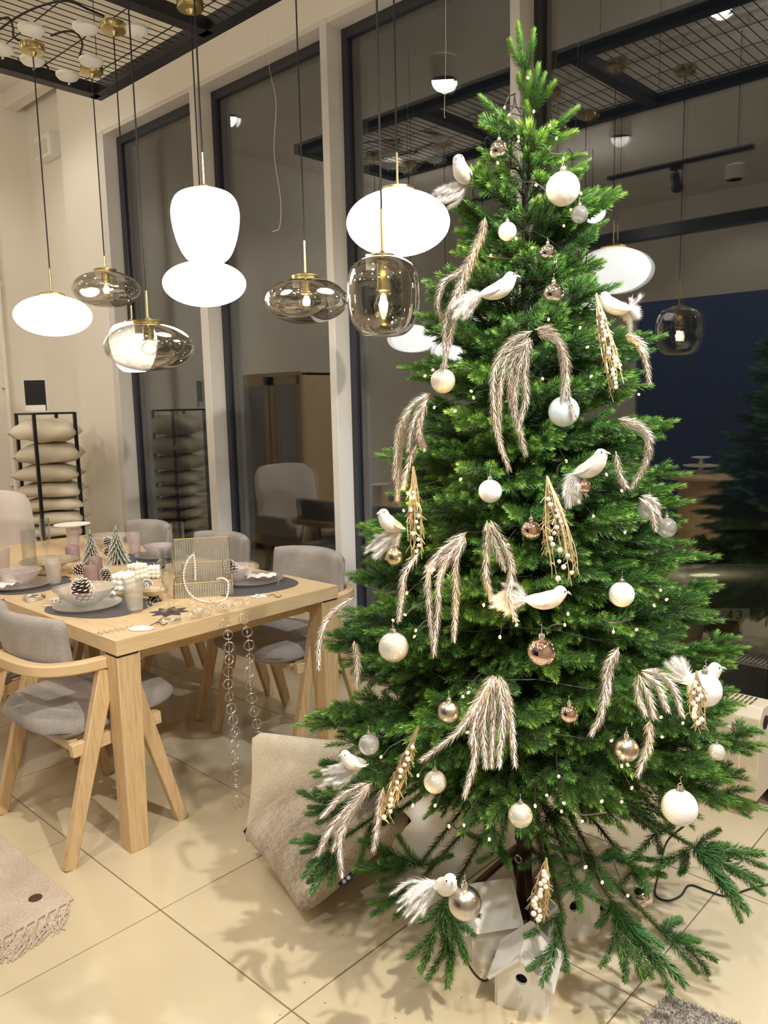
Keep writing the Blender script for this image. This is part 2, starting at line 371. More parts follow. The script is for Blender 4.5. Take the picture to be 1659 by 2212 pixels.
# window wall: pillar, lintel, mullions
ZT = 3.42
structure('wall_back', MB().box(((XL-6.03)/2, 3.08, ZC/2), (6.75-6.03, .06, ZC)).box(((-6.03-5.48)/2, (YW+3.12)/2, ZC/2), (.55, 3.12-YW, ZC)).box(((-5.48+XR)/2, (YW+3.12)/2, (ZT+ZC)/2), (XR+5.48, 3.12-YW, ZC-ZT)), 'wall', 'cream wall and lintel around the tall windows')
structure('trim_1', MB().box(((XL+XR)/2, 2.93, ZC-.06), (XR-XL, .09, .12)), 'wall')
mx = [(-5.404, .076), (-4.258, .078), (-3.113, .052), (-1.96, .05), (-.81, .06), (.34, .06), (1.49, .06)]
for i, (x, wd) in enumerate(mx):
    structure('trim_%d' % (i+2), MB().box((x-wd/2, (YW+YG+.01)/2, ZT/2), (wd, YG+.01-YW, ZT)), 'frame_white', bevel=.003)
structure('trim_9', MB().box(((-5.404+XR)/2, (YW+YG)/2+.005, ZT-.012), (XR+5.404, YG-YW, .024)), 'frame_white')
structure('trim_10', MB().box(((-5.404+XR)/2, YG-.02, .05), (XR+5.404, .06, .1)), 'frame_dark')
for i in range(len(mx)):
    xa = mx[i][0]; xb = mx[i+1][0]-mx[i+1][1] if i+1 < len(mx) else XR
    wn = MB(); f = .05; zc = (ZT-.024+.1)/2; zh = ZT-.024-.1
    for x, ww, yy, dd in ((xa+.02, .04, YG+.005, .05), (xb-.02, .04, YG+.005, .05), (xa+.055, .03, YG+.03, .03), (xb-.055, .03, YG+.03, .03)): wn.box((x, yy, zc), (ww, dd, zh))
    for z in (.1+.025, ZT-.024-.025): wn.box(((xa+xb)/2, YG+.005, z), (xb-xa, .048, .05)).box(((xa+xb)/2, YG+.03, z+(.03 if z < 1 else -.03)), (xb-xa-.06, .03, .03))
    fr = structure('window_%d' % (i+1), wn, 'frame_dark')
    for k, yy in enumerate((YG, YG+.022)):
        p = MB().box(((xa+xb)/2, yy, zc), (xb-xa-.03, .004, zh-.03)).build('pane', 'glass', fr)
# pipe and emergency light at the far left
px_, py_ = XL+.05, 2.70
pp = MB().tube([(px_, py_, .0), (px_, py_, 3.95)], .018, 10)
for z in (.9, 1.7, 2.5, 3.3): pp.box((px_-.02, py_, z), (.05, .055, .03))
tag(pp.build('wall_pipe', 'wall'), 'thin cream heating pipe running up the far left wall', 'pipe')
pp = MB().tube([(px_, 1.9, .0), (px_, 1.9, 3.95)], .03, 10).build('wall_pipe', 'wall'); tag(pp, 'thicker cream pipe on the left wall nearer the frame edge', 'pipe')
E0 = Py(103, 318, 3.0)
t = thing('emergency_light', 'small white emergency light box high on the wall left of the windows', 'lamp', E0)
MB().box((0, 0, 0), (.26, .10, .17)).build('housing', 'plaster', t, bevel=.01)
MB().box((0, -.053, -.02), (.2, .01, .10)).build('lens', 'frost', t)

# interior behind the camera (seen mirrored in the glass)
blue = structure('wall_5', MB().box((-2.9, -2.2, 1.25), (2.2, .1, 2.5)), 'blue', 'navy blue partition wall mirrored in the right window'); blue.name = 'wall_partition'
t = thing('display_cabinet', 'oak display cabinet with glass doors mirrored in the second window', 'cabinet', (-6.25, .95, 0))
cb = MB()
for x in (-.46, .46): cb.box((x, 0, .9), (.05, .4, 1.8))
cb.box((0, 0, 1.79), (.97, .42, .04)).box((0, 0, .1), (.97, .4, .05)).box((0, -.19, .9), (.9, .02, 1.7))
cb.build('carcass', 'oakz', t, bevel=.004)
for z in (.55, .95, 1.35): MB().box((0, 0, z), (.88, .34, .012)).build('shelf', 'clear', t)
for sx in (-1, 1):
    d = MB(); x0, x1 = sx*.02, sx*.46
    for x in (x0+sx*.03, x1-sx*.01): d.box((x, .2, .93), (.06, .022, 1.68))
    for z in (.13, 1.73): d.box(((x0+x1)/2, .2, z), (.44, .022, .08))
    dd = d.build('door', 'oakz', t); MB().box(((x0+x1)/2, .2, .93), (.36, .005, 1.55)).build('glass_pane', 'clear', dd)
t = thing('console_table', 'round oak side table mirrored in the right window', 'table', (-2.95, -1.35, 0))
MB().lathe([(.36, .72), (.38, .73), (.38, .75), (.36, .76)], 40).build('table_top', 'oakx', t)
MB().lathe([(.2, 0), (.2, .72)], 24).build('drum_base', 'oakz', t)
t = thing('cake_stand', 'white dish stack standing on the mirrored round side table', 'dish', (-2.95, -1.35, .76))
MB().lathe([(.05, 0), (.02, .02), (.02, .06), (.15, .07), (.16, .08), (1e-5, .075)], 28).build('lower_dish', 'white', t)
MB().lathe([(.02, .08), (.015, .14), (.08, .15), (.085, .16), (1e-5, .155)], 24).build('upper_dish', 'white', t)
t = thing('textile_rack', 'dark open rack with hanging cloths mirrored beside the blue wall', 'rack', (-1.1, -2.2, 0))
rk = MB()
for x in (-.65, .65): rk.box((x, 0, 1.15), (.04, .4, 2.3))
for z in (.1, .85, 1.42, 2.28): rk.box((0, 0, z), (1.3, .4, .03))
rk.box((0, -.2, 1.15), (1.3, .02, 2.3)); rk.build('rack_frame', 'black', t)
for i in range(14):
    z1 = 2.2 if i < 7 else 1.38; ht = .42 if i < 7 else .48; x = -.54+(i % 7)*.18
    c = MB(); n = 9
    pts = [(x-.07+.14*k/(n-1), .08+.02*math.sin(k*1.9+i)) for k in range(n)]
    vs = [(a, b, z) for z in (z1, z1-ht) for a, b in pts] + [(a, b-.03, z) for z in (z1, z1-ht) for a, b in pts]
    fs = [(k, k+1, n+k+1, n+k) for k in range(n-1)] + [(2*n+k, 3*n+k, 3*n+k+1, 2*n+k+1) for k in range(n-1)] + [(k, 2*n+k, 2*n+k+1, k+1) for k in range(n-1)]
    c.add(vs, fs, True); o = c.build('hanging_cloth', 'lilac' if i < 7 else 'teal'); o.location = (-1.1, -2.2, 0)
    tag(o, ('pale lilac cloth on the top rail of the mirrored rack, ' if i < 7 else 'teal cloth on the middle rail of the mirrored rack, ')+['nearest the blue wall', 'second from the blue wall', 'third from the blue wall', 'in the middle', 'third from the far end', 'second from the far end', 'at the far end'][i % 7], 'cloth', 'cloths on the mirrored rack, '+('top' if i < 7 else 'middle')+' rail')
# track light bars
def track(x0, x1, y, z, heads, label, hl):
    t = thing('track_light', label, 'lamp', ((x0+x1)/2, y, z)); L = (x1-x0)
    MB().box((0, 0, 0), (L, .035, .03)).build('rail', 'black', t)
    for sx in (-1, 1): MB().tube([(sx*L*.4, 0, 0), (sx*L*.4, 0, ZC-z)], .003, 6).build('hanger', 'black', t)
    for hx, ax, ay in heads:
        hb = MB(); hb.box((hx, 0, -.03), (.09, .03, .03)).tube([(hx, 0, -.03), (hx, 0, -.1)], .01, 8)
        o = Vector((hx, 0, -.13)); dr = (Vector((ax, ay, -1))).normalized()
        hb.tube([o-dr*.07, o-dr*.07, o+dr*.05, o+dr*.07], [.001, .035, .037, .045], 16, cap=True); hb.build('spot_head', 'black', t)
track(-3.15, -2.05, .18, 3.2, [(.0, .5, .7)], 'black track with one spotlight seen mirrored high in the right window', '')
track(-.9, 1.6, -.45, 3.25, [(.15, -.4, .9), (.8, 0, .6)], 'black ceiling track behind the camera with two spotlights', '')
track(-5.2, -3.4, .42, 3.2, [(0, -.7, .9), (.6, .2, .8)], 'black ceiling track with two spotlights in front of the left wall', '')
track(-.2, 1.4, 1.22, 3.3, [(-.05, -.9, .1)], 'black ceiling track above the right side of the shop', '')
tag(MB().box((-2.4, -2.35, 3.25), (6.5, .14, .12)).build('ceiling_beam', 'black'), 'black steel beam crossing the ceiling above the blue wall', 'beam')
cd = MB().tube([(-4.5, .36, 3.93), (2, .36, 3.93)], .022, 10)
for i in range(14): cd.box((-4.3+i*.45, .36, 3.95), (.02, .06, .09))
tag(cd.build('conduit', 'plaster'), 'pale conduit with clips along the ceiling mirrored in the window', 'pipe')
for k, (x, y, lb) in enumerate(((-3.9, 1.3, 'above the table end'), (-2.0, 1.0, 'above the tree'), (-5.4, .2, 'near the left wall'), (-5.6, 2.0, 'above the armchair'), (-.4, .9, 'right of the tree'), (-3.6, -.9, 'behind the table'), (-1.4, -1.2, 'before the blue wall'), (.9, -1.6, 'by the right wall'), (1.2, 1.3, 'above the right windows'), (-3.4, -3.2, 'behind the blue wall'))):
    t = thing('ceiling_downlight', 'round white ceiling downlight '+lb, 'lamp', (x, y, 3.86), group='ceiling downlights'); MB().lathe([(.085, -.015), (.1, -.012), (.1, .13), (.085, .13), (.085, -.015)], 24).build('housing', 'plaster', t); MB().lathe([(1e-5, .004), (.08, .004)], 24).build('diffuser', 'lens', t)

for x, y, z, lb in ((-1.6, .3, 3.3, 'near the tree, behind the camera'), (.9, .4, 3.3, 'by the right wall'), (-4.2, -1.5, 3.4, 'behind the table'), (-.9, -2.6, 3.4, 'behind the blue wall'), (-5.9, -.6, 3.4, 'by the left wall')):  # globes added out of view as extra light for the ceiling
    t = thing('added_fill_globe', 'added glowing globe that brightens the ceiling, '+lb, 'pendant lamp', (x, y, z), group='added ceiling fill globes'); MB().ball((0, 0, 0), .12, 24).build('globe', 'globe', t)
    MB().tube([(0, 0, .11), (0, 0, ZC-z)], .004, 6).build('cord', 'cable', t); MB().lathe([(.03, .1), (.03, .14), (.01, .15)], 16).build('cap', 'brass', t)
# ceiling mesh grid
GX0, GX1, GY0, GY1, GZ = -4.335, 0.9, 1.42, 2.36, 3.2
g = thing('ceiling_grid', 'hanging black steel frame with welded wire mesh above the table', 'ceiling grid', (GX0, GY0, GZ))
def gp(x, y, z=0): return (x-GX0, y-GY0, z)
for y in (GY0, GY1): MB().bar(gp(GX0, y, .03), gp(GX1, y, .03), .07, .06).build('frame_beam', 'black', g)
xx = GX0+.035
k = 0
while xx < GX1+.01:
    MB().bar(gp(xx, GY0, .03), gp(xx, GY1, .03), .07, .06).build('frame_beam', 'black', g); xx += 1.045; k += 1
nw = int((GX1-GX0)/.052)
wy = MB().bar((0, 0, 0), (0, GY1-GY0, 0), .0032, .0032).build('mesh_wire', 'black', g); wy.location = (.05, 0, .035)
for i in range(1, nw):
    o = wy.copy(); C.objects.link(o); o.location = (.05+.052*i, 0, .035)
for i in range(4):
    MB().bar((0, .12+i*.235, .039), (GX1-GX0, .12+i*.235, .039), .004, .004).build('mesh_wire', 'black', g)
for x in (.3, 2.2, 4.2):
    for y in (.1, .8): MB().tube([(x, y, .04), (x, y, ZC-GZ)], .002, 5).build('suspension_wire', 'black', g)
# cups
CUPS = [((68, 65), 'the left rear corner'), ((185, 62), 'the middle of the left panel'), ((292, 66), 'the long beam of the left panel'), ((70, 132), 'the short left beam'), ((2, 108), 'the frame edge at far left'), ((197, 134), 'the brass rose near the corner'), ((146, 165), 'the front left corner')]
for (c, lb) in CUPS:
    p = Pz(c[0], c[1], 3.15); t = thing('ceiling_rose', 'white plastic ceiling rose hanging on the mesh beside '+lb, 'ceiling rose', p, group='white ceiling roses on the mesh')
    MB().lathe([(1e-5, -.02), (.02, -.02), (.045, -.012), (.056, .0), (.056, .012), (1e-5, .014)], 24).build('cup', 'plaster', t)
    MB().tube([(0, 0, -.02), (0, .008, -.034), (0, 0, -.038)], .004, 6).build('hook', 'plaster', t)
for i, (pts, lb) in enumerate(((((-10, 70), (40, 35), (90, 12), (145, 2), (195, 22), (225, 35)), 'black cable looping over the mesh from the left edge to a brass rose'),
                ((((-10, 45), (18, 38), (28, 60), (30, 80), (50, 92)), 'short black cable dropping to the brass rose at far left')),
                (((110, 77), (140, 68), (165, 72), (178, 95), (172, 125), (182, 142)), 'black cable curling across the mesh to the front brass rose'),
                (((40, 128), (70, 118), (95, 135), (104, 148), (96, 140), (60, 132)), 'tangled black cable lying on the mesh by the left beam'))):
    tag(MB().tube(crv([Pz(a, b, 3.25) for a, b in pts]), .005, 6).build('cable', 'cable'), lb, 'cable')
for i, (pts, lb) in enumerate((([(570, -300), (578, 20), (581, 140), (596, 220), (592, 330), (606, 430), (604, 490), (588, 500)], 'thin loose nylon thread hanging before the second window'),
                               ([(970, -300), (963, -10), (963, 120), (960, 240), (962, 255)], 'thin nylon thread hanging left of the tree top'))):
    tag(MB().tube(crv([Py(a, b, 2.6) for a, b in pts], 5), .0011, 4).build('nylon_thread', 'plaster'), lb, 'thread')

# ================================================================== PENDANTS
def prof_opal_flat(R, k=.54):   # wide flattened ellipsoid
    return [(R*math.sin(PI*i/22) if 0 < i < 22 else 1e-5, -R*k*math.cos(PI*i/22)*(1 if i < 11 else .98)) for i in range(23)]
def prof_flat(R):
    pr = []
    for i in range(25):
        a = PI*i/24; r = R*math.sin(a) if 0 < i < 24 else 1e-5; z = -R*.54*math.cos(a)
        pr.append((r, z))
    return pr
def prof_tulip(R):
    pts = [(1e-5, -1.02), (.35, -1.02), (.52, -.97), (.68, -.82), (.82, -.55), (.93, -.2), (1.0, .2), (1.0, .5), (.93, .76), (.8, .93), (.6, 1.03), (.4, 1.07), (1e-5, 1.07)]
    P = crv([Vector((a, 0, b)) for a, b in pts], 3); return [(max(p.x, 1e-5)*R, p.z*R) for p in P]
def prof_big(R): return prof_opal_flat(R, .61)
def prof_barrel(R):
    pts = [(1e-5, -1.04), (.34, -1.04), (.62, -.96), (.84, -.72), (.96, -.32), (1.0, .1), (.98, .45), (.86, .80), (.6, 1.0), (.36, 1.06), (1e-5, 1.06)]
    P = crv([Vector((a, 0, b)) for a, b in pts], 3); return [(max(p.x, 1e-5)*R, p.z*R) for p in P]
def pendant(px, py, dep, R, kind, lit, cano, rodtop, label):
    """px,py: centre of the shade; cano: (x,y) of the canopy when the frame shows it"""
    c = Pd(px, py, dep)
    t = thing('pendant_lamp', label, 'pendant lamp', c, group='pendant lamps over the table')
    pr = {'oval': prof_opal_flat, 'flat': prof_flat, 'tulip': prof_tulip, 'big': prof_big, 'barrel': prof_barrel}[kind](R); ztop = pr[-1][1]
    if lit: MB().lathe(pr, 48).build('shade', 'opal', t)
    else:
        inner = [(max(r-.003, 1e-5), z*.985) for r, z in pr][::-1]
        MB().lathe(pr, 56).build('shade', 'smoke', t)
        bz = ztop
        f_ = .62 if kind == 'flat' else 1.0
        MB().lathe([(.019, bz-.01), (.019, bz-.10*f_), (.024, bz-.1*f_), (.024, bz-.104*f_), (1e-5, bz-.104*f_)][::-1], 20).build('lamp_socket', 'brass', t)
        MB().lathe([(1e-5, bz-.195*f_), (.014, bz-.192*f_), (.028, bz-.172*f_), (.032, bz-.152*f_), (.027, bz-.132*f_), (.014, bz-.112*f_), (.012, bz-.1*f_)], 20).build('bulb_glass', 'clear', t)
        fb = MB()
        for k in range(6):
            a = k*PI/3; fb.tube([(.010*math.cos(a), .010*math.sin(a), bz-.172*f_), (.007*math.cos(a), .007*math.sin(a), bz-.12*f_)], .0022, 6)
        fb.ball((0, 0, bz-.148*f_), .016, 12); fb.build('filament', 'bulb', t)
    MB().lathe([(R*.30, ztop-.006), (R*.33, ztop), (R*.33, ztop+.008), (.012, ztop+.012), (.006, ztop+.02)], 28).build('shade_cap', 'brass', t)
    if kind != 'oval' and not lit:
        MB().box((-.035, -.02, ztop-.012), (.03, .002, .05), rz=.8).build('price_tag', 'plaster', t)
    # rod top where the photo shows it, then the cord up to the mesh
    zz = 0.17
    if rodtop is not None:
        lo, hi = c.z, 3.1
        for _ in range(30):
            m = (lo+hi)/2; v = np.array((c.x, c.y, m))-CAMP; yy = IH/2-FPX*(v @ _u)/(v @ _d)
            if yy > rodtop: lo = m
            else: hi = m
        zz = lo-c.z
    MB().tube([(0, 0, ztop), (0, 0, zz)], .0045, 8).build('rod', 'brass', t)
    MB().tube([(0, 0, zz), (0, 0, 3.13-c.z)], .0032, 6).build('cord', 'cable', t)
    cz = 3.13-c.z
    MB().lathe([(.006, cz-.02), (.009, cz-.015), (.02, cz-.002), (.052, cz+.002), (.055, cz+.006), (.055, cz+.034), (1e-5, cz+.036)], 28).build('canopy', 'brass', t)
    return t
pendant(115, 682, 3.82, .178, 'oval', True, None, 580, 'glowing white oval pendant lamp at the far left')
pendant(230, 625, 4.05, .168, 'flat', False, None, 553, 'flat smoky glass pendant beside the far left white lamp')
pendant(289, 752, 3.66, .106, 'tulip', True, None, 660, 'glowing white tulip pendant half hidden behind flat smoky glass')
pendant(323, 750, 3.0, .166, 'flat', False, None, 628, 'flat smoky glass pendant in front of the lowest white lamp')
pendant(445, 492, 2.85, .120, 'tulip', True, None, 330, 'large glowing white tulip-shaped pendant, highest on the left')
pendant(442, 613, 3.45, .178, 'oval', True, None, 500, 'glowing white oval pendant directly under the tulip-shaped one')
pendant(662, 650, 3.18, .166, 'flat', False, None, 520, 'flat smoky glass pendant between the second and third window')
pendant(828, 643, 2.58, .119, 'barrel', False, None, 452, 'rounded smoky glass pendant with large bulb beside the tree')
pendant(860, 482, 2.92, .190, 'big', True, None, 330, 'largest glowing white oval pendant just left of the tree')

# ================================================================== TABLE AND CHAIRS
TX1, TX0, TY0, TY1, TZ = -2.36, -4.55, 1.225, 2.225, .75
t = thing('dining_table', 'light oak dining table with square corner legs laid for a meal', 'table', ((TX0+TX1)/2, (TY0+TY1)/2, 0))
tx, ty = (TX1-TX0)/2, (TY1-TY0)/2
tt = MB(); cut = .075      # top with its corners cut where the legs stand
for z0, z1, k in ((TZ-.052, TZ, 0),):
    tt.prism([(-tx, -ty), (tx, -ty), (tx, ty), (-tx, ty)], z0, z1)
tt.build('table_top', 'oakx', t, bevel=.002)
MB().box((tx+.0005, 0, TZ-.026), (.004, 2*ty-.001, .0515)).build('edge_band', 'oaky', t)
for sx in (-1, 1):
    for sy in (-1, 1):
        x, y = sx*(tx-.042), sy*(ty-.042); lg = MB()
        ix, iy = x-sx*.004, y-sy*.004
        lg.bar((x+sx*.002, y+sy*.002, 0), (ix, iy, TZ-.056), .068, .068, up=(0, 1, 0), w2=.084, h2=.084)
        l_ = lg.build('leg', 'oakz', t, bevel=.002)
        MB().box((x, y, TZ-.056), (.078, .078, .008)).build('joint_gap', 'hole', l_)
for sx in (-1, 1): MB().box((sx*(tx-.10), 0, TZ-.08), (.05, 2*ty-.24, .05)).build('cross_rail', 'oaky', t)

def rounded(wd, ht, r, n=5):
    o = []
    for cx, cy, a0 in ((wd/2-r, ht/2-r, 0), (-wd/2+r, ht/2-r, 90), (-wd/2+r, -ht/2+r, 180), (wd/2-r, -ht/2+r, 270)):
        for k in range(n+1):
            a = math.radians(a0+90*k/n); o.append((cx+r*math.cos(a), cy+r*math.sin(a)))
    return o
def make_chair(label, loc, rz, group):
    t = thing('dining_chair', label, 'chair', loc, rz, group)
    for sx in (-1, 1):
        for y0, y1 in ((-.215, -.03), (.215, .035)):
            lg = MB(); lg.bar((sx*.275, y0, 0), (sx*.262, y1, .635), .030, .040, up=(0, 1, 0), w2=.032, h2=.062)
            lg.build('leg', 'oakz', t, bevel=.004)
        MB().bar((sx*.25, -.165, .385), (sx*.25, .165, .405), .028, .045).build('seat_rail', 'oaky', t, bevel=.003)
    MB().bar((-.22, -.14, .39), (.22, -.14, .39), .03, .035).bar((-.22, .15, .405), (.22, .15, .405), .03, .035).build('cross_rail', 'oakx', t, bevel=.003)
    arm = crv([(.262, .10, .655), (.264, -.03, .66), (.255, -.13, .662), (.20, -.215, .664), (.09, -.25, .666), (-.09, -.25, .666), (-.20, -.215, .664), (-.255, -.13, .662), (-.264, -.03, .66), (-.262, .10, .655)], 4)
    ab = MB(); n = len(arm); vs = []; fs = []
    for i, p in enumerate(arm):
        tg = (arm[min(i+1, n-1)]-arm[max(i-1, 0)]).normalized(); nn = Vector((tg.y, -tg.x, 0)).normalized()
        for a, b in ((-.019, -.02), (.019, -.02), (.019, .02), (-.019, .02)): vs.append(p+nn*a+Vector((0, 0, b)))
    for i in range(n-1):
        for k in range(4): fs.append((i*4+k, i*4+(k+1) % 4, i*4+4+(k+1) % 4, i*4+4+k))
    fs += [(3, 2, 1, 0), (n*4-4, n*4-3, n*4-2, n*4-1)]
    ab.add(vs, fs); ab.build('arm_rail', 'oakc', t, bevel=.006)
    # seat pad, domed
    st = MB(); N = 12; vs = []; fs = []
    for lay in range(2):
        for i in range(N+1):
            for j in range(N+1):
                u, v = -1+2*i/N, -1+2*j/N
                x = u*.262*math.sqrt(1-.34*v**4); y = v*.265*math.sqrt(1-.34*u**4)+.03
                k = (1-abs(u)**7)*(1-abs(v)**7)
                z = .45+(.040*k**.3+.008*math.cos(u*1.5)*k if lay else -.034*k**.3)+.012*v
                vs.append((x, y, z))
    m = (N+1)**2
    for i in range(N):
        for j in range(N):
            a = i*(N+1)+j; fs.append((a, a+1, a+N+2, a+N+1)); fs.append((m+a, m+a+N+1, m+a+N+2, m+a+1))
    st.add(vs, fs, True)
    o = st.build('seat', 'greyfab', t); md = o.modifiers.new('weld', 'WELD'); md.merge_threshold = .0001
    # backrest pad: curved slab hugging the arm rail
    bk = MB(); vs = []; N = 16; K = 10
    for lay in range(2):
        for i in range(N+1):
            for j in range(K+1):
                u, v = -1+2*i/N, -1+2*j/K; k = ((1-abs(u)**6)*(1-abs(v)**6))**.5
                ang = u*.78; x = .245*u; y = -.222+.085*u*u
                cr = max(0, abs(u)**8*abs(v)**8); x *= 1-.03*cr
                z = .735+v*.092*(1-.04*abs(u)**6)+.01*(1-u*u)
                off = (.028 if lay else -.020)*k
                y += off - .02*v*.5
                vs.append((x, y, z))
    m = (N+1)*(K+1)
    for i in range(N):
        for j in range(K):
            a = i*(K+1)+j; fs2 = (a, a+1, a+K+2, a+K+1)
            bk.f.append(fs2); bk.f.append((m+a, m+a+K+1, m+a+K+2, m+a+1)); bk.sm += [True, True]; bk.mi += [0, 0]
    bk.v = vs
    o = bk.build('backrest', 'greyfab', t); md = o.modifiers.new('weld', 'WELD'); md.merge_threshold = .0001
    return t
ch = make_chair('grey upholstered oak armchair at the near table corner, seen whole from behind', (-2.715, 1.262, 0), 0, 'dining chairs around the table')
dup(ch, (-3.47, 1.24, 0), 0, 'oak dining chair at the left frame edge beside the near corner chair')
dup(ch, (-2.72, 2.235, 0), PI, 'grey dining chair on the window side nearest the tree')
dup(ch, (-3.45, 2.27, 0), PI, 'second grey dining chair from the tree on the window side')
dup(ch, (-4.18, 2.27, 0), PI, 'third grey dining chair from the tree, mostly hidden by tall glassware')
# fluffy throw on the left chair
th = MB(); vs = []; N = 14
for i in range(N+1):
    for j in range(N+1):
        u, v = -1+2*i/N, -1+2*j/N; vs.append((-3.47+u*.26, 1.22+v*.25, .525-.06*max(0, abs(u)-.85)/.15-.04*max(0, abs(v)-.85)/.15+random.uniform(-.006, .006)))
th.add(vs, [(i*(N+1)+j, (i+1)*(N+1)+j, (i+1)*(N+1)+j+1, i*(N+1)+j+1) for i in range(N) for j in range(N)], True)
o = th.build('fluffy_throw', 'feather', loc=(-3.47, 1.22, .52)); o.modifiers.new('thick', 'SOLIDIFY').thickness = .02
tag(o, 'white fluffy seat pad on the chair at the left frame edge', 'throw')

# armchair at the far end of the table
t = thing('armchair', 'cream upholstered armchair with high rounded back at the far table end', 'armchair', (-4.98, 1.86, 0), PI/2)
bk = MB(); N = 14; vs = []; fs = []
for lay in range(2):
    for i in range(N+1):
        for j in range(N+1):
            u, v = -1+2*i/N, -1+2*j/N; r = max(abs(u), abs(v)); k = ((1-abs(u)**5)*(1-abs(v)**5))**.5
            x = u*.33*(1-.10*abs(v)**8*abs(u)); z = .66+v*.34*(1-.12*abs(u)**4*(v > 0)); y = .20+.10*(1-u*u)-.04*v*-1 + (.05 if lay else -.05)*k
            vs.append((x, y, z))
m = (N+1)**2
for i in range(N):
    for j in range(N): a = i*(N+1)+j; fs += [(a, a+1, a+N+2, a+N+1), (m+a, m+a+N+1, m+a+N+2, m+a+1)]
bk.add(vs, fs, True); bk.build('backrest', 'armfab', t)
MB().prism(rounded(.62, .56, .12), .36, .47, (0, -.02, 0)).build('seat', 'armfab', t, bevel=.03, seg=3)
for sx in (-1, 1):
    MB().prism([(-.26, 0), (.22, 0), (.24, .1), (.18, .17), (-.2, .17), (-.27, .08)], -.035, .035, (sx*.34, 0, .45), mtx=Matrix(((0, 0, 1), (1, 0, 0), (0, 1, 0)))).build('armrest', 'armfab', t, bevel=.02, seg=3)
    for y in (-.2, .2): MB().bar((sx*.26, y*1.1, 0), (sx*.22, y, .36), .03, .03, up=(0, 1, 0)).build('leg', 'oakz', t)

# pillow rack
RKX, RKY = -5.556, 2.402
t = thing('pillow_rack', 'black metal rack stacked with cream pillows in the left corner', 'rack', (RKX-.147, RKY+.147, 0)); t.scale = (.917, .917, 1)
for x in (-.16, .16):
    for y in (-.16, .16): MB().box((x, y, .74), (.022, .022, 1.48)).build('post', 'black', t)
tr = MB()
for y in (-.16, .16): tr.box((0, y, 1.475), (.32, .014, .014)).box((0, y, .3), (.32, .014, .014))
for x in (-.16, .16): tr.box((x, 0, 1.475), (.014, .32, .014)).box((x, 0, .3), (.014, .32, .014))
tr.box((0, 0, .3), (.32, .32, .01)); tr.build('rails', 'black', t)
sg = MB().box((.15, -.13, 1.60), (.012, .15, .21), rz=-.75).build('sign_card', 'black', t); MB().box((.158, -.138, 1.515), (.012, .145, .04), rz=-.75).build('price_strip', 'plaster', sg)
def pillow(N, a, b, th, seed, pinch=.14, sag=0, rd=0.0):
    rnd = random.Random(seed); ph = [rnd.uniform(0, 6) for _ in range(6)]; mb = MB(); vs = []; fs = []
    for lay in range(2):
        for i in range(N+1):
            for j in range(N+1):
                u, v = -1+2*i/N, -1+2*j/N
                k = ((1-u*u)*(1-v*v))**.38
                x = a*u*(1-pinch*(1-v*v)*.6*abs(u)); y = b*v*(1-pinch*(1-u*u)*.6*abs(v))
                x *= 1-rd*v**8; y *= 1-rd*u**8
                wr = 1+.07*math.sin(5*u+ph[0]+3*v)+.06*math.sin(7*v+ph[1]-4*u)+.03*math.sin(13*u*v+ph[2])
                z = (1 if lay else -1)*th*k*wr - sag*(u*u+v*v)
                vs.append((x, y, z))
    m = (N+1)**2
    for i in range(N):
        for j in range(N): q_ = i*(N+1)+j; fs += [(q_, q_+1, q_+N+2, q_+N+1), (m+q_, m+q_+N+1, m+q_+N+2, m+q_+1)]
    mb.add(vs, fs, True); return mb
zs = [1.345, 1.165, 1.01, .88, .765, .655, .555, .46, .37]
names = ['topmost', 'second from the top', 'third from the top', 'fourth from the top', 'fifth from the top', 'sixth from the top', 'seventh from the top', 'second from the bottom', 'bottom']
for i, z in enumerate(zs):
    th_ = (.092, .085, .072, .062, .056, .053, .05, .046, .044)[i]
    z = 1.5-(1.5-z)*.917; o = pillow(14, .22, .23, th_*.92, i, sag=.010).build('pillow', 'linen'); md = o.modifiers.new('weld', 'WELD'); md.merge_threshold = .0001
    o.location = (RKX-.147-.035+random.uniform(-.01, .01), RKY+.147+.025+random.uniform(-.01, .01), z); o.rotation_euler = (random.uniform(-.03, .03), random.uniform(-.03, .03), math.radians(-35)+random.uniform(-.06, .06))
    tag(o, 'cream linen pillow in the black rack, %s of the stack' % names[i], 'pillow', 'pillows stacked in the rack')

# ------------------------------------------------------------------ tableware
def on(x, y, z=TZ): return Pz(x, y, z)
def lath(name, label, cat, p, parts, group=None, n=40):
    """parts: list of (part name, profile, material)"""
    if len(parts) == 1:
        o = MB().lathe(parts[0][1], n).build(name, parts[0][2]); o.location = p; return tag(o, label, cat, group)
    t = thing(name, label, cat, p, group=group)
    for pn, pr, m in parts: MB().lathe(pr, n).build(pn, m, t)
    return t
def placemat(p, label, a=.22, b=.165, rz=0):
    n = 48; o = MB().prism([(a*abs(math.cos(2*PI*k/n))**.75*(1 if math.cos(2*PI*k/n) > 0 else -1), b*abs(math.sin(2*PI*k/n))**.75*(1 if math.sin(2*PI*k/n) > 0 else -1)) for k in range(n)], 0, .003).build('placemat', 'matgrey', bevel=.001)
    o.location = (p[0], p[1], TZ); o.rotation_euler = (0, 0, rz); return tag(o, label, 'placemat', 'grey oval placemats')
p0 = on(205, 1312); placemat(p0+Vector((0, .02, 0)), 'charcoal oval placemat at the near table corner', .20, .16, .35)
p1 = on(45, 1262); placemat(p1, 'charcoal oval placemat at the left frame edge', .22, .17, .2)
p2 = on(545, 1266); placemat(p2, 'charcoal oval placemat at the window side of the table end', .19, .15, 1.4)
p3 = on(330, 1205); placemat(p3+Vector((0, -.02, 0)), 'charcoal oval placemat on the far side behind the white candles', .19, .15, .2)
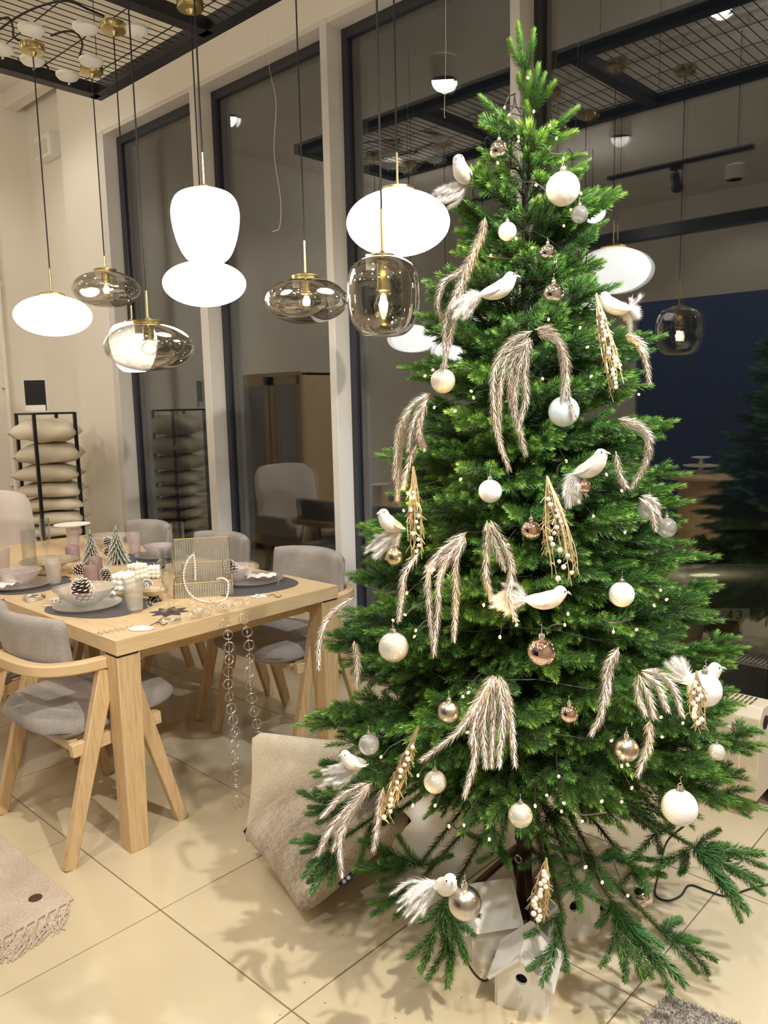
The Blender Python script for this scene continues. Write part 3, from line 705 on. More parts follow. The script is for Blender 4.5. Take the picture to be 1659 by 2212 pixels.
def plate(p, label, r, m='frost', z=.0035):
    return lath('plate', label, 'plate', (p[0], p[1], TZ+z), [('plate', [(1e-5, .002), (r*.55, .002), (r*.7, .005), (r, .014), (r, .017), (r*.7, .009), (r*.55, .006), (1e-5, .006)], m)], 'rippled glass plates')
def bowl(p, label, r, hh, m='frost', z=.011, wave=.03):
    pr = [(1e-5, 0), (r*.35, 0), (r*.5, hh*.15), (r*.78, hh*.55), (r, hh), (r-.003, hh), (r*.76, hh*.57), (r*.48, hh*.2), (1e-5, .006)]
    o = MB().lathe(pr, 48, mod=lambda k, rr, z_: 1+wave*(z_/hh)*math.sin(2*2*PI*k/48+.5)).build('bowl', m); o.location = (p[0], p[1], TZ+z)
    return tag(o, label, 'bowl', 'rippled glass bowls')
q0 = on(190, 1313); plate(q0, 'rippled glass plate under the pinecone bowl at the near corner', .125)
bowl(q0+Vector((-.015, 0, 0)), 'rippled glass bowl holding a large pinecone at the near corner', .117, .068)
q1 = on(45, 1268); plate(q1, 'rose glass plate on the left placemat', .13, 'frostpink'); bowl(q1+Vector((-.01, 0, 0)), 'rose glass bowl on the left plate', .095, .062, 'frostpink')
q2 = on(545, 1258); plate(q2, 'rose glass plate at the window side of the table end', .135, 'frostpink'); bowl(q2+Vector((-.05, -.045, 0)), 'rose glass bowl with a pinecone behind the ribbed box', .085, .062, 'frostpink')
q3 = on(345, 1205); plate(q3, 'rippled glass plate behind the white candles', .12, 'frostpink'); bowl(q3, 'rose glass bowl beyond the white candles', .08, .055, 'frostpink')
q4 = on(232, 1180, TZ); bowl(q4, 'pale glass bowl on the far side of the snowy trees', .12, .05, 'frost')
# napkins
def napkin(p, label, r, seed):
    rnd = random.Random(seed); mb = MB(); N = 12; vs = []
    for i in range(N+1):
        for j in range(N+1):
            u, v = -1+2*i/N, -1+2*j/N; vs.append((u*r, v*r*.6, .006+.010*abs(math.sin(4*u+2*v+seed))+rnd.uniform(0, .002)))
    mb.add(vs, [(i*(N+1)+j, (i+1)*(N+1)+j, (i+1)*(N+1)+j+1, i*(N+1)+j+1) for i in range(N) for j in range(N)], True)
    o = mb.build('napkin', 'white'); o.location = (p[0], p[1], TZ+.016); o.rotation_euler = (0, 0, rnd.uniform(0, 3)); return tag(o, label, 'napkin')
napkin(q2+Vector((.03, .03, 0)), 'crumpled white napkin on the rose plate at the table end', .06, 3)
napkin(q1+Vector((.02, -.07, 0)), 'crumpled white napkin under the left rose bowl', .06, 5)
napkin(on(242, 1296), 'small white paper tuft on the near glass plate rim', .022, 8)
napkin(on(125, 1310), 'white paper tuft at the left rim of the near glass plate', .02, 9)
# fork handle
tag(MB().tube(crv([on(600, 1262, .775), on(606, 1243, .79), on(610, 1228, .80)]), [.002]*12+[.004], 6).build('fork', 'silverwire'), 'silver fork handle rising behind the rose plate', 'cutlery')
# tumblers with vertical ribs
def tumbler(p, label, r, hh, m='frost', group='ribbed glass tumblers'):
    rb = r*.74; pr = [(1e-5, 0), (rb*.9, 0), (rb, .006)] + [(rb+(r-rb)*(i/6)**1.2, .006+(hh-.006)*i/6) for i in range(1, 7)] + [(r-.003, hh), (rb-.003, .012), (1e-5, .012)]
    o = MB().lathe(pr, 72, mod=lambda k, rr, z_: 1+(.018 if k % 3 == 0 else 0)).build('tumbler', m); o.location = p; return tag(o, label, 'glass', group)
tumbler(on(292, 1322), 'ribbed frosted tumbler on the near placemat beside the pinecone bowl', .037, .122)
tumbler(on(118, 1264), 'ribbed frosted tumbler on the left placemat', .037, .118)
tumbler(on(8, 1240), 'ribbed rose tumbler cut by the left frame edge', .037, .12, 'frostpink')
tumbler(on(292, 1200), 'ribbed rose tumbler behind the right snowy tree', .036, .12, 'frostpink')
tumbler(on(160, 1190), 'ribbed tumbler under the white rimmed dish', .036, .13, 'frostpink')
# flutes
def flute(p, label, r, hh, rb=.033):
    st = hh*.34
    pr = [(1e-5, .0), (rb, .0), (rb, .003), (.008, .008), (.0035, .02), (.0035, st-.01), (.008, st), (r*.8, st+.03), (r, st+.08), (r*.96, hh), (r*.96-.0015, hh), (r-.0015, st+.08), (r*.8, st+.034), (1e-5, st+.006)]
    o = MB().lathe(pr, 36).build('champagne_flute', 'clear'); o.location = p; return tag(o, label, 'glass', 'clear champagne flutes')
flute(on(366, 1320), 'clear champagne flute standing on the dark star near the box', .026, .235)
flute(on(103, 1222), 'tall clear champagne flute behind the golden dish', .024, .235)
def vase(p, label, r, hh, fill=0):
    pr = [(1e-5, 0), (r, 0), (r, hh), (r-.002, hh), (r-.002, .008), (1e-5, .008)]
    t = thing('glass_vase', label, 'vase', p, group='straight clear glass vases'); MB().lathe(pr, 36).build('cylinder', 'clear', t)
    if fill: MB().lathe([(1e-5, .009), (r*.8, .009), (r*.8, fill), (1e-5, fill+.004)], 20).build('candle', 'wax', t)
vase(on(388, 1240), 'tall clear cylinder vase behind the ribbed box', .030, .235)
vase(on(66, 1236), 'clear cylinder vase with a white candle left of the golden dish', .032, .20, .05)
# star mat under flute
def star_poly(n, R, r, a0=0): return [((R if k % 2 == 0 else r)*math.cos(a0+PI*k/n), (R if k % 2 == 0 else r)*math.sin(a0+PI*k/n)) for k in range(2*n)]
o = MB().prism(star_poly(8, .075, .045), 0, .002).build('star_coaster', 'darkmat'); o.location = on(366, 1322); tag(o, 'dark brown star-shaped coaster under the flute', 'coaster')
o = MB().prism([(.05*math.cos(k*PI/3), .05*math.sin(k*PI/3)) for k in range(6)], 0, .002).build('hexagon_coaster', 'darkmat'); o.location = on(128, 1250); tag(o, 'dark brown hexagonal coaster behind the left tumbler', 'coaster')
# golden dish on a foot, white dish on tumbler
gd = lath('footed_dish', 'wide golden crackled glass dish on a foot at the left', 'dish', on(108, 1240), [('foot', [(1e-5, 0), (.03, 0), (.012, .012), (.012, .02)], 'frost'), ('dish', [(.01, .02), (.05, .03), (.105, .058), (.13, .064), (.13, .067), (.1, .062), (1e-5, .034)], 'goldglass')])
lath('rimmed_dish', 'white rimmed dish resting on a ribbed tumbler at the far side', 'dish', on(160, 1190)+Vector((0, 0, .131)), [('dish', [(1e-5, 0), (.04, 0), (.09, .012), (.093, .014), (.089, .014), (.04, .004), (1e-5, .004)], 'white')])
lath('candle_holder', 'low gold ring candle holder at the left edge of the table', 'candle holder', on(42, 1243), [('bowl', [(.036, 0), (.038, .0), (.04, .035), (.037, .037), (.034, .01), (1e-5, .006)], 'gold'), ('rim', [(.037, .033), (.041, .033), (.041, .037), (.037, .037)], 'gold')])
# mauve ribbed candles
def ribbed_candle(p, label, r, hh):
    t = thing('pillar_candle', label, 'candle', p, group='mauve ribbed pillar candles')
    MB().lathe([(1e-5, 0), (r, 0), (r, hh), (r*.9, hh+.004), (1e-5, hh+r*.55)], 96, mod=lambda k, rr, z: 1+.045*abs(math.sin(k*PI/4))).build('wax_body', 'mauve', t)
    MB().tube([(0, 0, hh+r*.5), (.001, 0, hh+r*.5+.01)], .0012, 6).build('wick', 'white', t)
ribbed_candle(on(199, 1256), 'mauve ribbed pillar candle, nearest of the three', .031, .064)
ribbed_candle(on(207, 1240), 'mauve ribbed pillar candle just behind the nearest one', .031, .072)
ribbed_candle(on(158, 1212), 'mauve ribbed pillar candle under the white dish', .032, .07)
# bubble candles
def bubble_candle(p, label, sz, rz):
    t = thing('bubble_candle', label, 'candle', p, rz, group='white bubble cube candles'); r = sz/5; b = MB()
    b.box((0, 0, sz/2), (sz*.72, sz*.72, sz*.8))
    for i in range(3):
        for j in range(3):
            for k in range(3):
                if i == j == k == 1: continue
                b.ball(((i-1)*sz/3.1, (j-1)*sz/3.1, r+k*(sz-2*r)/2), r, 12)
    b.build('wax_body', 'wax', t); MB().tube([(0, 0, sz*.98), (.001, 0, sz+.012)], .0012, 6).build('wick', 'white', t)
bubble_candle(on(268, 1275, TZ+.02), 'white bubble cube candle, nearest and largest of three', .074, .5)
bubble_candle(on(298, 1250, TZ+.02), 'white bubble cube candle in the middle of the three', .068, .2)
bubble_candle(on(334, 1248), 'white bubble cube candle lying low beside the pinecone', .056, .8)
# gold tray, gold pedestal bowl
o = MB().prism([(-.085, -.03), (.09, -.05), (.11, .01), (.02, .08), (-.08, .05)], 0, .018).build('gold_tray', 'gold', bevel=.003); o.location = on(285, 1272); tag(o, 'angular gold tray under the white bubble candles', 'tray')
t = lath('pedestal_bowl', 'low gold bowl with a dark foot in front of the bubble candles', 'bowl', on(333, 1298), [('foot', [(1e-5, 0), (.032, 0), (.018, .012), (.02, .018)], 'hole'), ('bowl', [(.018, .018), (.05, .03), (.058, .048), (.055, .048), (.045, .034), (1e-5, .022)], 'goldglass')])
# pinecones
def make_cone_mesh(R, L):
    mb = MB(); n = 74
    mb.cur = 0; mb.lathe([(1e-5, 0), (R*.45, L*.12), (R*.5, L*.45), (R*.25, L*.85), (1e-5, L*.95)], 12)
    for i in range(n):
        f = i/n; a = i*2.39996; z = L*(.04+.92*f); r = R*(math.sin(PI*min(1, .18+f*.82))**.6)*(.98 if f < .8 else .85)
        el = math.radians(-18+85*f); c, s_ = math.cos(a), math.sin(a)
        d = Vector((c*math.cos(el), s_*math.cos(el), math.sin(el))); tn = Vector((-s_, c, 0)); up = d.cross(tn)*-1
        w_ = R*.38*(1-.35*f); b0 = Vector((c*r*.35, s_*r*.35, z)); m0 = b0+d*r*.50; e0 = b0+d*r*.60+up*.0008; th_ = R*.045
        for k, (pa_, pb_, wa, wb) in enumerate(((b0, m0, w_*.4, w_), (m0, e0, w_, w_*.55))):
            mb.cur = k
            vs = [pa_-tn*wa/2, pa_+tn*wa/2, pb_+tn*wb/2, pb_-tn*wb/2]; vs += [v_+up*th_*(1 if k == 0 else 1.5) for v_ in vs]
            mb.add(vs, [(3, 2, 1, 0), (4, 5, 6, 7), (0, 1, 5, 4), (1, 2, 6, 5), (2, 3, 7, 6), (3, 0, 4, 7)])
    return mb.build('pinecone', ['cone', 'snow'])
pc0 = None
for (x, y, z, sc, rot, lb) in ((183, 1293, .775, 1.0, (.25, .1, 0), 'large snow-tipped pinecone in the near glass bowl'),
        (232, 1252, .753, .62, (.1, -.2, 1), 'snow-tipped pinecone standing beside the nearest mauve candle'),
        (163, 1232, .765, .7, (1.3, .3, 1.9), 'snow-tipped pinecone lying under the golden dish'),
        (318, 1262, .79, .55, (1.4, 0, 1.0), 'snow-tipped pinecone lying in front of the bubble candles'),
        (229, 1200, .775, .62, (.4, .5, 2), 'snow-tipped pinecone between the two snowy trees, lower one'),
        (230, 1178, .79, .6, (.2, -.5, 3), 'snow-tipped pinecone between the two snowy trees, upper one'),
        (350, 1225, .77, .5, (.9, .3, 4), 'small pinecone seen through the champagne flute'),
        (505, 1240, .776, .8, (.5, .2, 5), 'pinecone in the rose bowl behind the ribbed box')):
    if pc0 is None: pc0 = make_cone_mesh(.047, .09); o = pc0
    else: o = pc0.copy(); C.objects.link(o)
    o.location = Pz(x, y, z); o.rotation_euler = rot; o.scale = (sc,)*3; tag(o, lb, 'pinecone', 'snow-tipped pinecones on the table')

# ------------------------------------------------------------------ needle generator (numpy)
def needle_strip(path, count, ln, wd, th0, th1, tone0, tone1, rnd, flat=0.0, bend=.18, jl=.25, s0=0.0):
    """kite-shaped needles round a stem; returns verts (4n,3) and tone (4n)"""
    P = np.array([tuple(p) for p in path]); m = len(P)
    s = s0+(1-s0)*(np.arange(count)+rnd.random(count)*.8)/count; f = np.clip(s, 0, .9999)*(m-1); i = f.astype(int); fr = (f-i)[:, None]
    B = P[i]*(1-fr)+P[i+1]*fr; T = P[i+1]-P[i]; T /= np.linalg.norm(T, axis=1)[:, None]+1e-9
    ref = np.where(np.abs(T[:, 2:3]) < .9, np.array([[0, 0, 1.0]]), np.array([[1.0, 0, 0]]))
    N = np.cross(T, ref); N /= np.linalg.norm(N, axis=1)[:, None]; U = np.cross(N, T)
    az = np.arange(count)*2.39996+rnd.random(count)*.7
    ca, sa = np.cos(az), np.sin(az)*(1-flat); nn = np.sqrt(ca**2+sa**2)+1e-6; ca, sa = ca/nn, sa/nn
    R = N*ca[:, None]+U*sa[:, None]
    th = np.radians(th0+(th1-th0)*s+rnd.normal(0, 6, count))[:, None]
    D = T*np.cos(th)+R*np.sin(th); L = (ln*(1-jl*rnd.random(count))*np.clip(1.08-.45*s**3, .4, 1))[:, None]
    W = np.cross(D, R); W /= np.linalg.norm(W, axis=1)[:, None]+1e-9; W *= wd/2
    mid = B+D*L*.5; tip = B+D*L+T*L*bend
    V = np.stack([B, mid+W, tip, mid-W], 1).reshape(-1, 3)
    tn = np.clip(tone0+(tone1-tone0)*s+rnd.normal(0, .05, count), 0, 1)
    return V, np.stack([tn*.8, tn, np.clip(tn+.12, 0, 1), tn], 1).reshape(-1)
def needle_mesh(name, strips, stems, m_needle, m_stem):
    """strips: list of (V, tone); stems: MB with the stem tubes"""
    V = np.concatenate([a for a, b in strips]); T = np.concatenate([b for a, b in strips]); n = len(V)//4
    sv = np.array(stems.v).reshape(-1, 3) if stems.v else np.zeros((0, 3)); ns = len(sv)
    me = bpy.data.meshes.new(name); tot = len(V)+ns
    me.vertices.add(tot); me.vertices.foreach_set('co', np.concatenate([V, sv]).astype(np.float32).ravel())
    loops = np.arange(4*n, dtype=np.int32); starts = np.arange(n, dtype=np.int32)*4
    sl = [i+4*n for f in stems.f for i in f]; sc = [len(f) for f in stems.f]
    loops = np.concatenate([loops, np.array(sl, dtype=np.int32)]); o = 4*n; ss = []
    for c in sc: ss.append(o); o += c
    starts = np.concatenate([starts, np.array(ss, dtype=np.int32)])
    me.loops.add(len(loops)); me.loops.foreach_set('vertex_index', loops)
    me.polygons.add(len(starts)); me.polygons.foreach_set('loop_start', starts)
    mi = np.zeros(len(starts), dtype=np.int32); mi[n:] = 1; me.polygons.foreach_set('material_index', mi)
    me.materials.append(MT[m_needle]); me.materials.append(MT[m_stem])
    at = me.attributes.new('tone', 'FLOAT', 'POINT'); at.data.foreach_set('value', np.concatenate([T, np.zeros(ns)]).astype(np.float32))
    me.update(calc_edges=True); me.validate(); return me
def link(name, me, parent=None):
    o = bpy.data.objects.new(name, me); C.objects.link(o)
    if parent: o.parent = parent
    return o

# snowy mini trees on the table
def mini_tree(p, label, H, R, seed):
    rnd = np.random.default_rng(seed); t = thing('snowy_tree', label, 'table tree', p, group='snow-flocked miniature trees')
    st = MB(); st.tube([(0, 0, 0), (0, 0, H*.95)], [.006, .002], 8); strips = []
    for i in range(84):
        f = i/84; z0 = H*(.16+.80*f); a = i*2.39996; r = R*(1-f)**.9+.008; dz = -r*.55-.01
        pts = [(0, 0, z0), (math.cos(a)*r*.5, math.sin(a)*r*.5, z0+dz*.25), (math.cos(a)*r, math.sin(a)*r, z0+dz)]
        pts = [tuple(q) for q in crv(pts, 4)]; st.tube(pts, [.0012]*len(pts), 4)
        strips.append(needle_strip(pts, int(40+90*r/R), .011, .0038, 48, 22, .2, 1.0, rnd, bend=.1))
    top = [(0, 0, H*.85), (0, 0, H*1.02)]; strips.append(needle_strip(top, 40, .011, .003, 40, 15, .6, 1, rnd))
    link('foliage', needle_mesh('foliage', strips, st, 'snowneedle', 'snow'), t)
    MB().lathe([(1e-5, 0), (.018, 0), (.016, .012), (1e-5, .013)], 12).build('base', 'bark', t)
mini_tree(on(200, 1232), 'snowy miniature fir tree, left one of two on the table', .185, .055, 1)
mini_tree(on(255, 1218), 'snowy miniature fir tree, right one of two on the table', .18, .06, 2)

# ------------------------------------------------------------------ jewellery box of ribbed glass
BXC = on(440, 1290)
bx_dir = (on(503, 1291)-on(378, 1300)); bx_rz = math.atan2(bx_dir.y, bx_dir.x); BW = bx_dir.length
t = thing('jewellery_box', 'brass-edged ribbed glass jewellery box standing open on the table', 'box', BXC, bx_rz)
def ribbed_panel(w, hh, name, parent, mtx, rim=True, th=.004):
    n = max(8, int(w/.009)); K = n*6; vs = []
    for z in (0, hh):
        for side in (0, 1):
            for k in range(K+1):
                x = -w/2+w*k/K; y = th/2*(1+1.9*abs(math.sin(PI*k/6)))*(1 if side else -1) if side else -th/2
                vs.append(mtx @ Vector((x, y, z)))
    L = K+1; fs = []
    for k in range(K): fs += [(k, k+1, 2*L+k+1, 2*L+k), (L+k, 3*L+k, 3*L+k+1, L+k+1)]
    mbp = MB().add(vs, fs, False)
    nr_ = max(4, int(w/.0095))
    for k in range(nr_):
        x = -w/2+w*(k+.5)/nr_; a_, b_ = mtx @ Vector((x, -th*.6, .002)), mtx @ Vector((x, -th*.6, hh-.002)); mbp.cur = 1; mbp.tube([a_, b_], w/nr_*.42, 8, cap=False)
    o = mbp.build(name, ['ribglass', 'ribrod'], parent)
    if rim:
        rb = MB(); c = [mtx @ Vector(p) for p in ((-w/2, 0, 0), (w/2, 0, 0), (w/2, 0, hh), (-w/2, 0, hh))]
        for k in range(4): rb.tube([c[k], c[(k+1) % 4]], .0018, 6)
        rb.build('brass_rim', 'goldwire', o)
    return o
def Rz(a): return Matrix.Rotation(a, 4, 'Z')
def Tr(x, y, z): return Matrix.Translation((x, y, z))
D_ = .13; H1 = .06
ribbed_panel(BW, H1, 'front_panel', t, Tr(0, 0, 0)); ribbed_panel(BW, H1, 'rear_panel', t, Tr(0, D_, 0))
ribbed_panel(D_, H1, 'side_panel', t, Tr(-BW/2, D_/2, 0) @ Rz(PI/2)); ribbed_panel(D_, H1, 'side_panel', t, Tr(BW/2, D_/2, 0) @ Rz(PI/2))
MB().box((0, D_/2, .002), (BW, D_, .003)).build('mirror_base', 'ribglass', t)
MB().box((0, D_*.5, .03), (.003, D_, .055)).build('divider', 'clear', t)
ribbed_panel(BW, .155, 'lid', t, Tr(0, D_, H1) @ Matrix.Rotation(-.12, 4, 'X'))
ribbed_panel(BW*.72, .105, 'inner_lid', t, Tr(.0, D_*.45, H1*.4) @ Matrix.Rotation(-.10, 4, 'X'))
# pearls
def ptl(x, y, z): return BXC + Rz(bx_rz).to_3x3() @ Vector((x, y, z))
dbx = depth(BXC)-.035
nks = [[(418, 1196, .05), (405, 1212, .03), (397, 1238, .008), (399, 1260, 0), (408, 1280, 0), (424, 1292, 0), (446, 1298, 0), (472, 1298, 0), (488, 1290, 0), (493, 1274, 0), (492, 1256, .01), (480, 1249, .03), (468, 1252, .05)], [(418, 1196, .05), (421, 1215, .05), (422, 1236, .05), (422, 1256, .05)]]
bead = MB()
for nk_ in nks:
    nk = crv([(on(a, b+2, TZ+.006) if b > 1288 else Pd(a, b, dbx+c)) for a, b, c in nk_], 20); acc = 0; lastp = nk[0]; pts = [nk[0]]
    for p in nk[1:]:
        acc += (p-lastp).length; lastp = p
        if acc > .0088: pts.append(p); acc = 0
    for p in pts: bead.ball(p, .0046, 10)
tag(bead.build('pearl_necklace', 'pearl', loc=BXC), 'cream pearl necklace draped over the ribbed jewellery box', 'necklace')

# ------------------------------------------------------------------ little ornaments on the table top
def flat_orn(name, poly, hole, p, rz, m, label, cat, th=.006):
    mb = MB(); n = len(poly)
    if hole:
        vs = [(x*k, y*k, z) for z in (0, th) for k in (1, hole) for x, y in poly]
        fs = []
        for i in range(n):
            j = (i+1) % n; fs += [(i, j, 2*n+j, 2*n+i), (n+i, 3*n+i, 3*n+j, n+j), (2*n+i, 2*n+j, 3*n+j, 3*n+i), (i, n+i, n+j, j)]
        mb.add(vs, fs)
    else: mb.prism(poly, 0, th)
    o = mb.build(name, m, bevel=.0012); o.location = (p[0], p[1], TZ+.001); o.rotation_euler = (0, 0, rz); return tag(o, label, cat)
flat_orn('star_ornament', star_poly(5, .036, .017), .62, on(560, 1290), .4, 'white', 'white open star ornament near the right table edge', 'ornament')
tag(MB().tube(crv([on(578, 1288, .753), on(590, 1284, .757), on(600, 1290, .753), on(608, 1286, .756)]), .0013, 5).build('ornament_cord', 'cable'), 'dark cord tied to the white star ornament', 'cord')
cl = [(x*1.0, y*1.5) for x, y in [(.045, 0), (.03, .012), (.02, .010), (.008, .02), (-.006, .018), (-.02, .014), (-.034, .012), (-.045, 0), (-.03, -.012), (-.012, -.016), (.006, -.014), (.024, -.014), (.036, -.01)]]
flat_orn('cloud_ornament', cl, 0, on(305, 1360), .75, 'white', 'white cloud-shaped ornament at the near table corner', 'ornament')
bc = MB()
for i in range(26): bc.ball(on(205+i*3.2, 1370-i*.65+2.5*math.sin(i*1.7), .754), .0032, 6)
tag(bc.build('bead_chain', 'silverwire'), 'silver bead chain lying before the white cloud ornament', 'ornament')
flat_orn('leaf_ornament', [(.03, 0), (.01, .009), (-.02, .006), (-.03, 0), (-.012, -.007)], 0, on(106, 1310), .7, 'white', 'small white leaf ornament left of the near glass bowl', 'ornament', .003)
hm = MB()
hp = [(.04*math.sin(a)**3, .033*(1.3*math.cos(a)-.5*math.cos(2*a)-.2*math.cos(3*a))) for a in [2*PI*k/32 for k in range(32)]]
for z in (.003, .011): hm.tube([(x, y, z) for x, y in hp], .0028, 6, closed=True)
o = hm.build('heart_ornament', 'silverwire'); o.location = on(72, 1295); o.rotation_euler = (0, 0, .8); tag(o, 'silver heart frame ornament at the left table edge', 'ornament')
tag(MB().tube(crv([on(62, 1290, .77), on(82, 1285, .775), on(97, 1291, .765), on(88, 1282, .775)]), .0015, 5).build('ornament_cord', 'cable'), 'dark cord looped on the silver heart ornament', 'cord')
dm = MB()
for k in range(3): dm.tube(crv([on(336+8*k, 1347-2*k, .755+.004*k), on(352, 1335+4*k, .758+.004*k), on(372, 1338+2*k, .757+.004*k), on(390, 1334+3*k, .756)], 5), .0028, 6)
tag(dm.build('deer_ornament', 'silverwire', loc=on(360, 1340)), 'antique silver reindeer ornament beside the white cloud', 'ornament')
tag(MB().tube(crv([on(324, 1352, .755), on(340, 1344, .764), on(352, 1350, .757), on(362, 1346, .758)]), .0016, 5).build('ornament_cord', 'cable'), 'dark cord of the silver reindeer ornament', 'cord')

# ring garland: lies on the table, two strings hang over the edge
t = thing('ring_garland', 'silver garland of thin wire rings trailing over the table edge', 'garland', on(500, 1330))
G0 = t.location.copy(); rg = random.Random(4)
ring_me = None
def add_ring(p, nrm, R, m='silverwire'):
    global ring_me
    if ring_me is None:
        o = MB().ring((0, 0, 0), .018, .0007, n=28, k=4).build('ring', m, t); ring_me = o.data
    else: o = bpy.data.objects.new('ring', ring_me); C.objects.link(o); o.parent = t
    o.location = Vector(p)-G0; o.rotation_mode = 'QUATERNION'; o.rotation_quaternion = Vector(nrm).to_track_quat('Z', 'Y'); o.scale = (R/.018,)*3
EX = TX1+.006
for k in range(46):     # tangle on the table
    x, y = rg.uniform(410, 555), rg.uniform(1296, 1334); x = x if y > 1310 else rg.uniform(320, 560)
    p = on(x, y, TZ+.012+rg.uniform(0, .012)); 
    if p.x > TX1-.01: p.x = TX1-.02
    add_ring(p, (rg.uniform(-1, 1), rg.uniform(-1, 1), rg.uniform(.2, 1.2)), rg.uniform(.015, .021))
GARL = []
for (px0, px1, ytop, ybot, n, yb2) in ((487, 508, 1340, 1775, 17, 0), (527, 542, 1328, 1640, 11, 0)):
    X0 = EX+.012; vt = ray(px0, ytop); Y0 = vt[1]*X0/vt[0]
    zb = Pz(px1, ybot, 0); 
    # foot height where the string ends
    vv = ray(px1, ybot); kk = X0/vv[0]; zbot = CAMH+vv[2]*kk
    zc = TZ-.005; step = (zc-zbot)/n; wire = [(X0, Y0, TZ+.004)]
    for i in range(n):
        z = zc-step*(i+.5); p = (X0+.004*math.sin(i), Y0+.006*math.sin(i*.8)+(.004*i if px0 > 500 else .001*i), z)
        for q_ in range(2): add_ring(p, (rg.uniform(.6, 1), rg.uniform(-.9, .2), rg.uniform(-.15, .15)), rg.uniform(.0165, .0205))
        wire.append(p)
    o = MB().tube([Vector(p)-G0 for p in wire], .0008, 4).build('wire', 'silverwire', t)
    gl = MB()
    for i in range(2, n, 2): gl.ball(Vector(wire[i])-G0, .0035, 8)
    tag(gl.build('glass_beads', 'pearl', t), kind='stuff')

# ------------------------------------------------------------------ cushions
def cushion(bl, tl, br, th, m, label, N=22, seed=1, pinch=.12):
    """posed from three corners"""
    bl, tl, br = Vector(bl), Vector(tl), Vector(br); ex = (br-bl); a = ex.length/2; ex.normalize(); ey = (tl-bl); ey -= ex*ey.dot(ex); b = ey.length/2; ey.normalize(); ez = ex.cross(ey)
    c = bl+ex*a+ey*b; mb = pillow(N, a, b, th, seed, pinch, rd=.045)
    o = mb.build('cushion', m); md = o.modifiers.new('weld', 'WELD'); md.merge_threshold = .0001
    Mx = Matrix.Identity(4)
    for i in range(3): Mx[i][0] = ex[i]; Mx[i][1] = ey[i]; Mx[i][2] = ez[i]; Mx[i][3] = c[i]
    o.matrix_world = Mx; return tag(o, label, 'cushion', 'cushions on the floor by the tree'), a, b
cushion((-2.06, 1.47, .05), (-1.95, 1.525, .455), (-1.70, 1.82, -.01), .055, 'cream', 'cream boucle cushion standing behind the taupe one', pinch=.1)
cu, ca, cb_ = cushion((-1.618, 1.345, .05), (-1.965, 1.395, .165), (-1.51, 1.72, .225), .095, 'taupe', 'taupe chenille cushion leaning at the left foot of the tree', pinch=.10)
zz = MB(); lb_ = zz.box((0, -cb_*0-.0, 0), (.05, .036, .002)).build('woven_tag', 'black', cu); lb_.location = (-ca*.25, -cb_*.97, -.005)
# the two logo dots on the woven tag
dd = MB()
for sx in (-1, 1): dd.lathe([(1e-5, .0), (.0062, .0), (.0062, .0012), (1e-5, .0012)], 16, c=(sx*.008, -.003, .0008))
dd.build('logo_dots', 'plaster', lb_)

# ------------------------------------------------------------------ rugs
ra, rb_ = Pz(160, 1945, 0), Pz(0, 2035, 0)
def rug_piece(name, poly, zt, m, label, jitter=.003, seed=3):
    o = MB().prism([(p[0], p[1]) for p in poly], .001, zt).build(name, m, bevel=.003); return tag(o, label, 'rug')
ru = thing('rug', 'washed beige rug with knotted fringe at the lower left', 'rug', ra)
e1 = (rb_-ra); e1.z = 0; el = e1.normalized(); e2 = Vector((-1, 0.0, 0))
R3 = rb_+el*.6; poly = [ra, ra+e2*1.2, R3+e2*1.2, R3]
MB().prism([((p-ra).x, (p-ra).y) for p in poly][::-1], .001, .009).build('woven_field', 'rug', ru, bevel=.003)
MB().lathe([(1e-5, .0), (.02, 0), (.02, .002), (1e-5, .002)], 20, c=tuple((Pz(77, 1946, 0)-ra)+Vector((0, 0, .009)))).build('brown_patch', 'cone', ru)
fr = random.Random(2); L = (R3-ra).length; out = Vector((.55, -.45, 0)).normalized()
nf = int(L/.011)
for grp in range(int(L/.034)):
    fm = MB()
    for k in range(10):
        s_ = (grp+.5)*.034; b0 = el*s_+Vector((0, 0, .006)); tw = fr.uniform(.09, .16); pts = [b0]
        for j in range(1, 7):
            f = j/6; pts.append(b0+out*tw*f+el*(fr.uniform(-.022, .022)*f+(k-4.5)*.004*f)+Vector((0, 0, -.003*f+fr.uniform(-.002, .004)*(f < 1))))
        fm.tube(crv(pts, 2), .0019, 5)
    fm.ball(el*s_+out*.012+Vector((0, 0, .006)), .0065, 8); fm.build('fringe_knot', 'rug', ru)
rc = Pz(1440, 2160, 0); r1_ = Pz(1395, 2212, 0)-rc; r2_ = Pz(1570, 2212, 0)-rc; r1_.z = r2_.z = 0; r1_.normalize(); r2_.normalize()
rg2 = thing('shaggy_rug', 'greige deep-pile rug corner at the lower right', 'rug', rc)
MB().prism([(0, 0), tuple((r1_*1.0)[:2]), tuple((r1_*1.0+r2_*1.2)[:2]), tuple((r2_*1.2)[:2])], .001, .012).build('backing', 'rugpile', rg2)
rnd = np.random.default_rng(5); n = 24000
uu, vv = rnd.random(n)*.42, rnd.random(n)*.55; base = np.outer(uu, np.array(r1_))+np.outer(vv, np.array(r2_)); base[:, 2] = .011
tip = base+np.stack([rnd.normal(0, .005, n), rnd.normal(0, .005, n), .007+.004*rnd.random(n)], 1); wv = np.stack([rnd.normal(0, .0011, n), rnd.normal(0, .0011, n), np.zeros(n)], 1)
V = np.stack([base-wv, base+wv, tip+wv*.6, tip-wv*.6], 1).reshape(-1, 3)
me = needle_mesh('pile', [(V, np.zeros(len(V)))], MB(), 'rugpile', 'rugpile'); o = link('pile', me, rg2); o['kind'] = 'stuff'

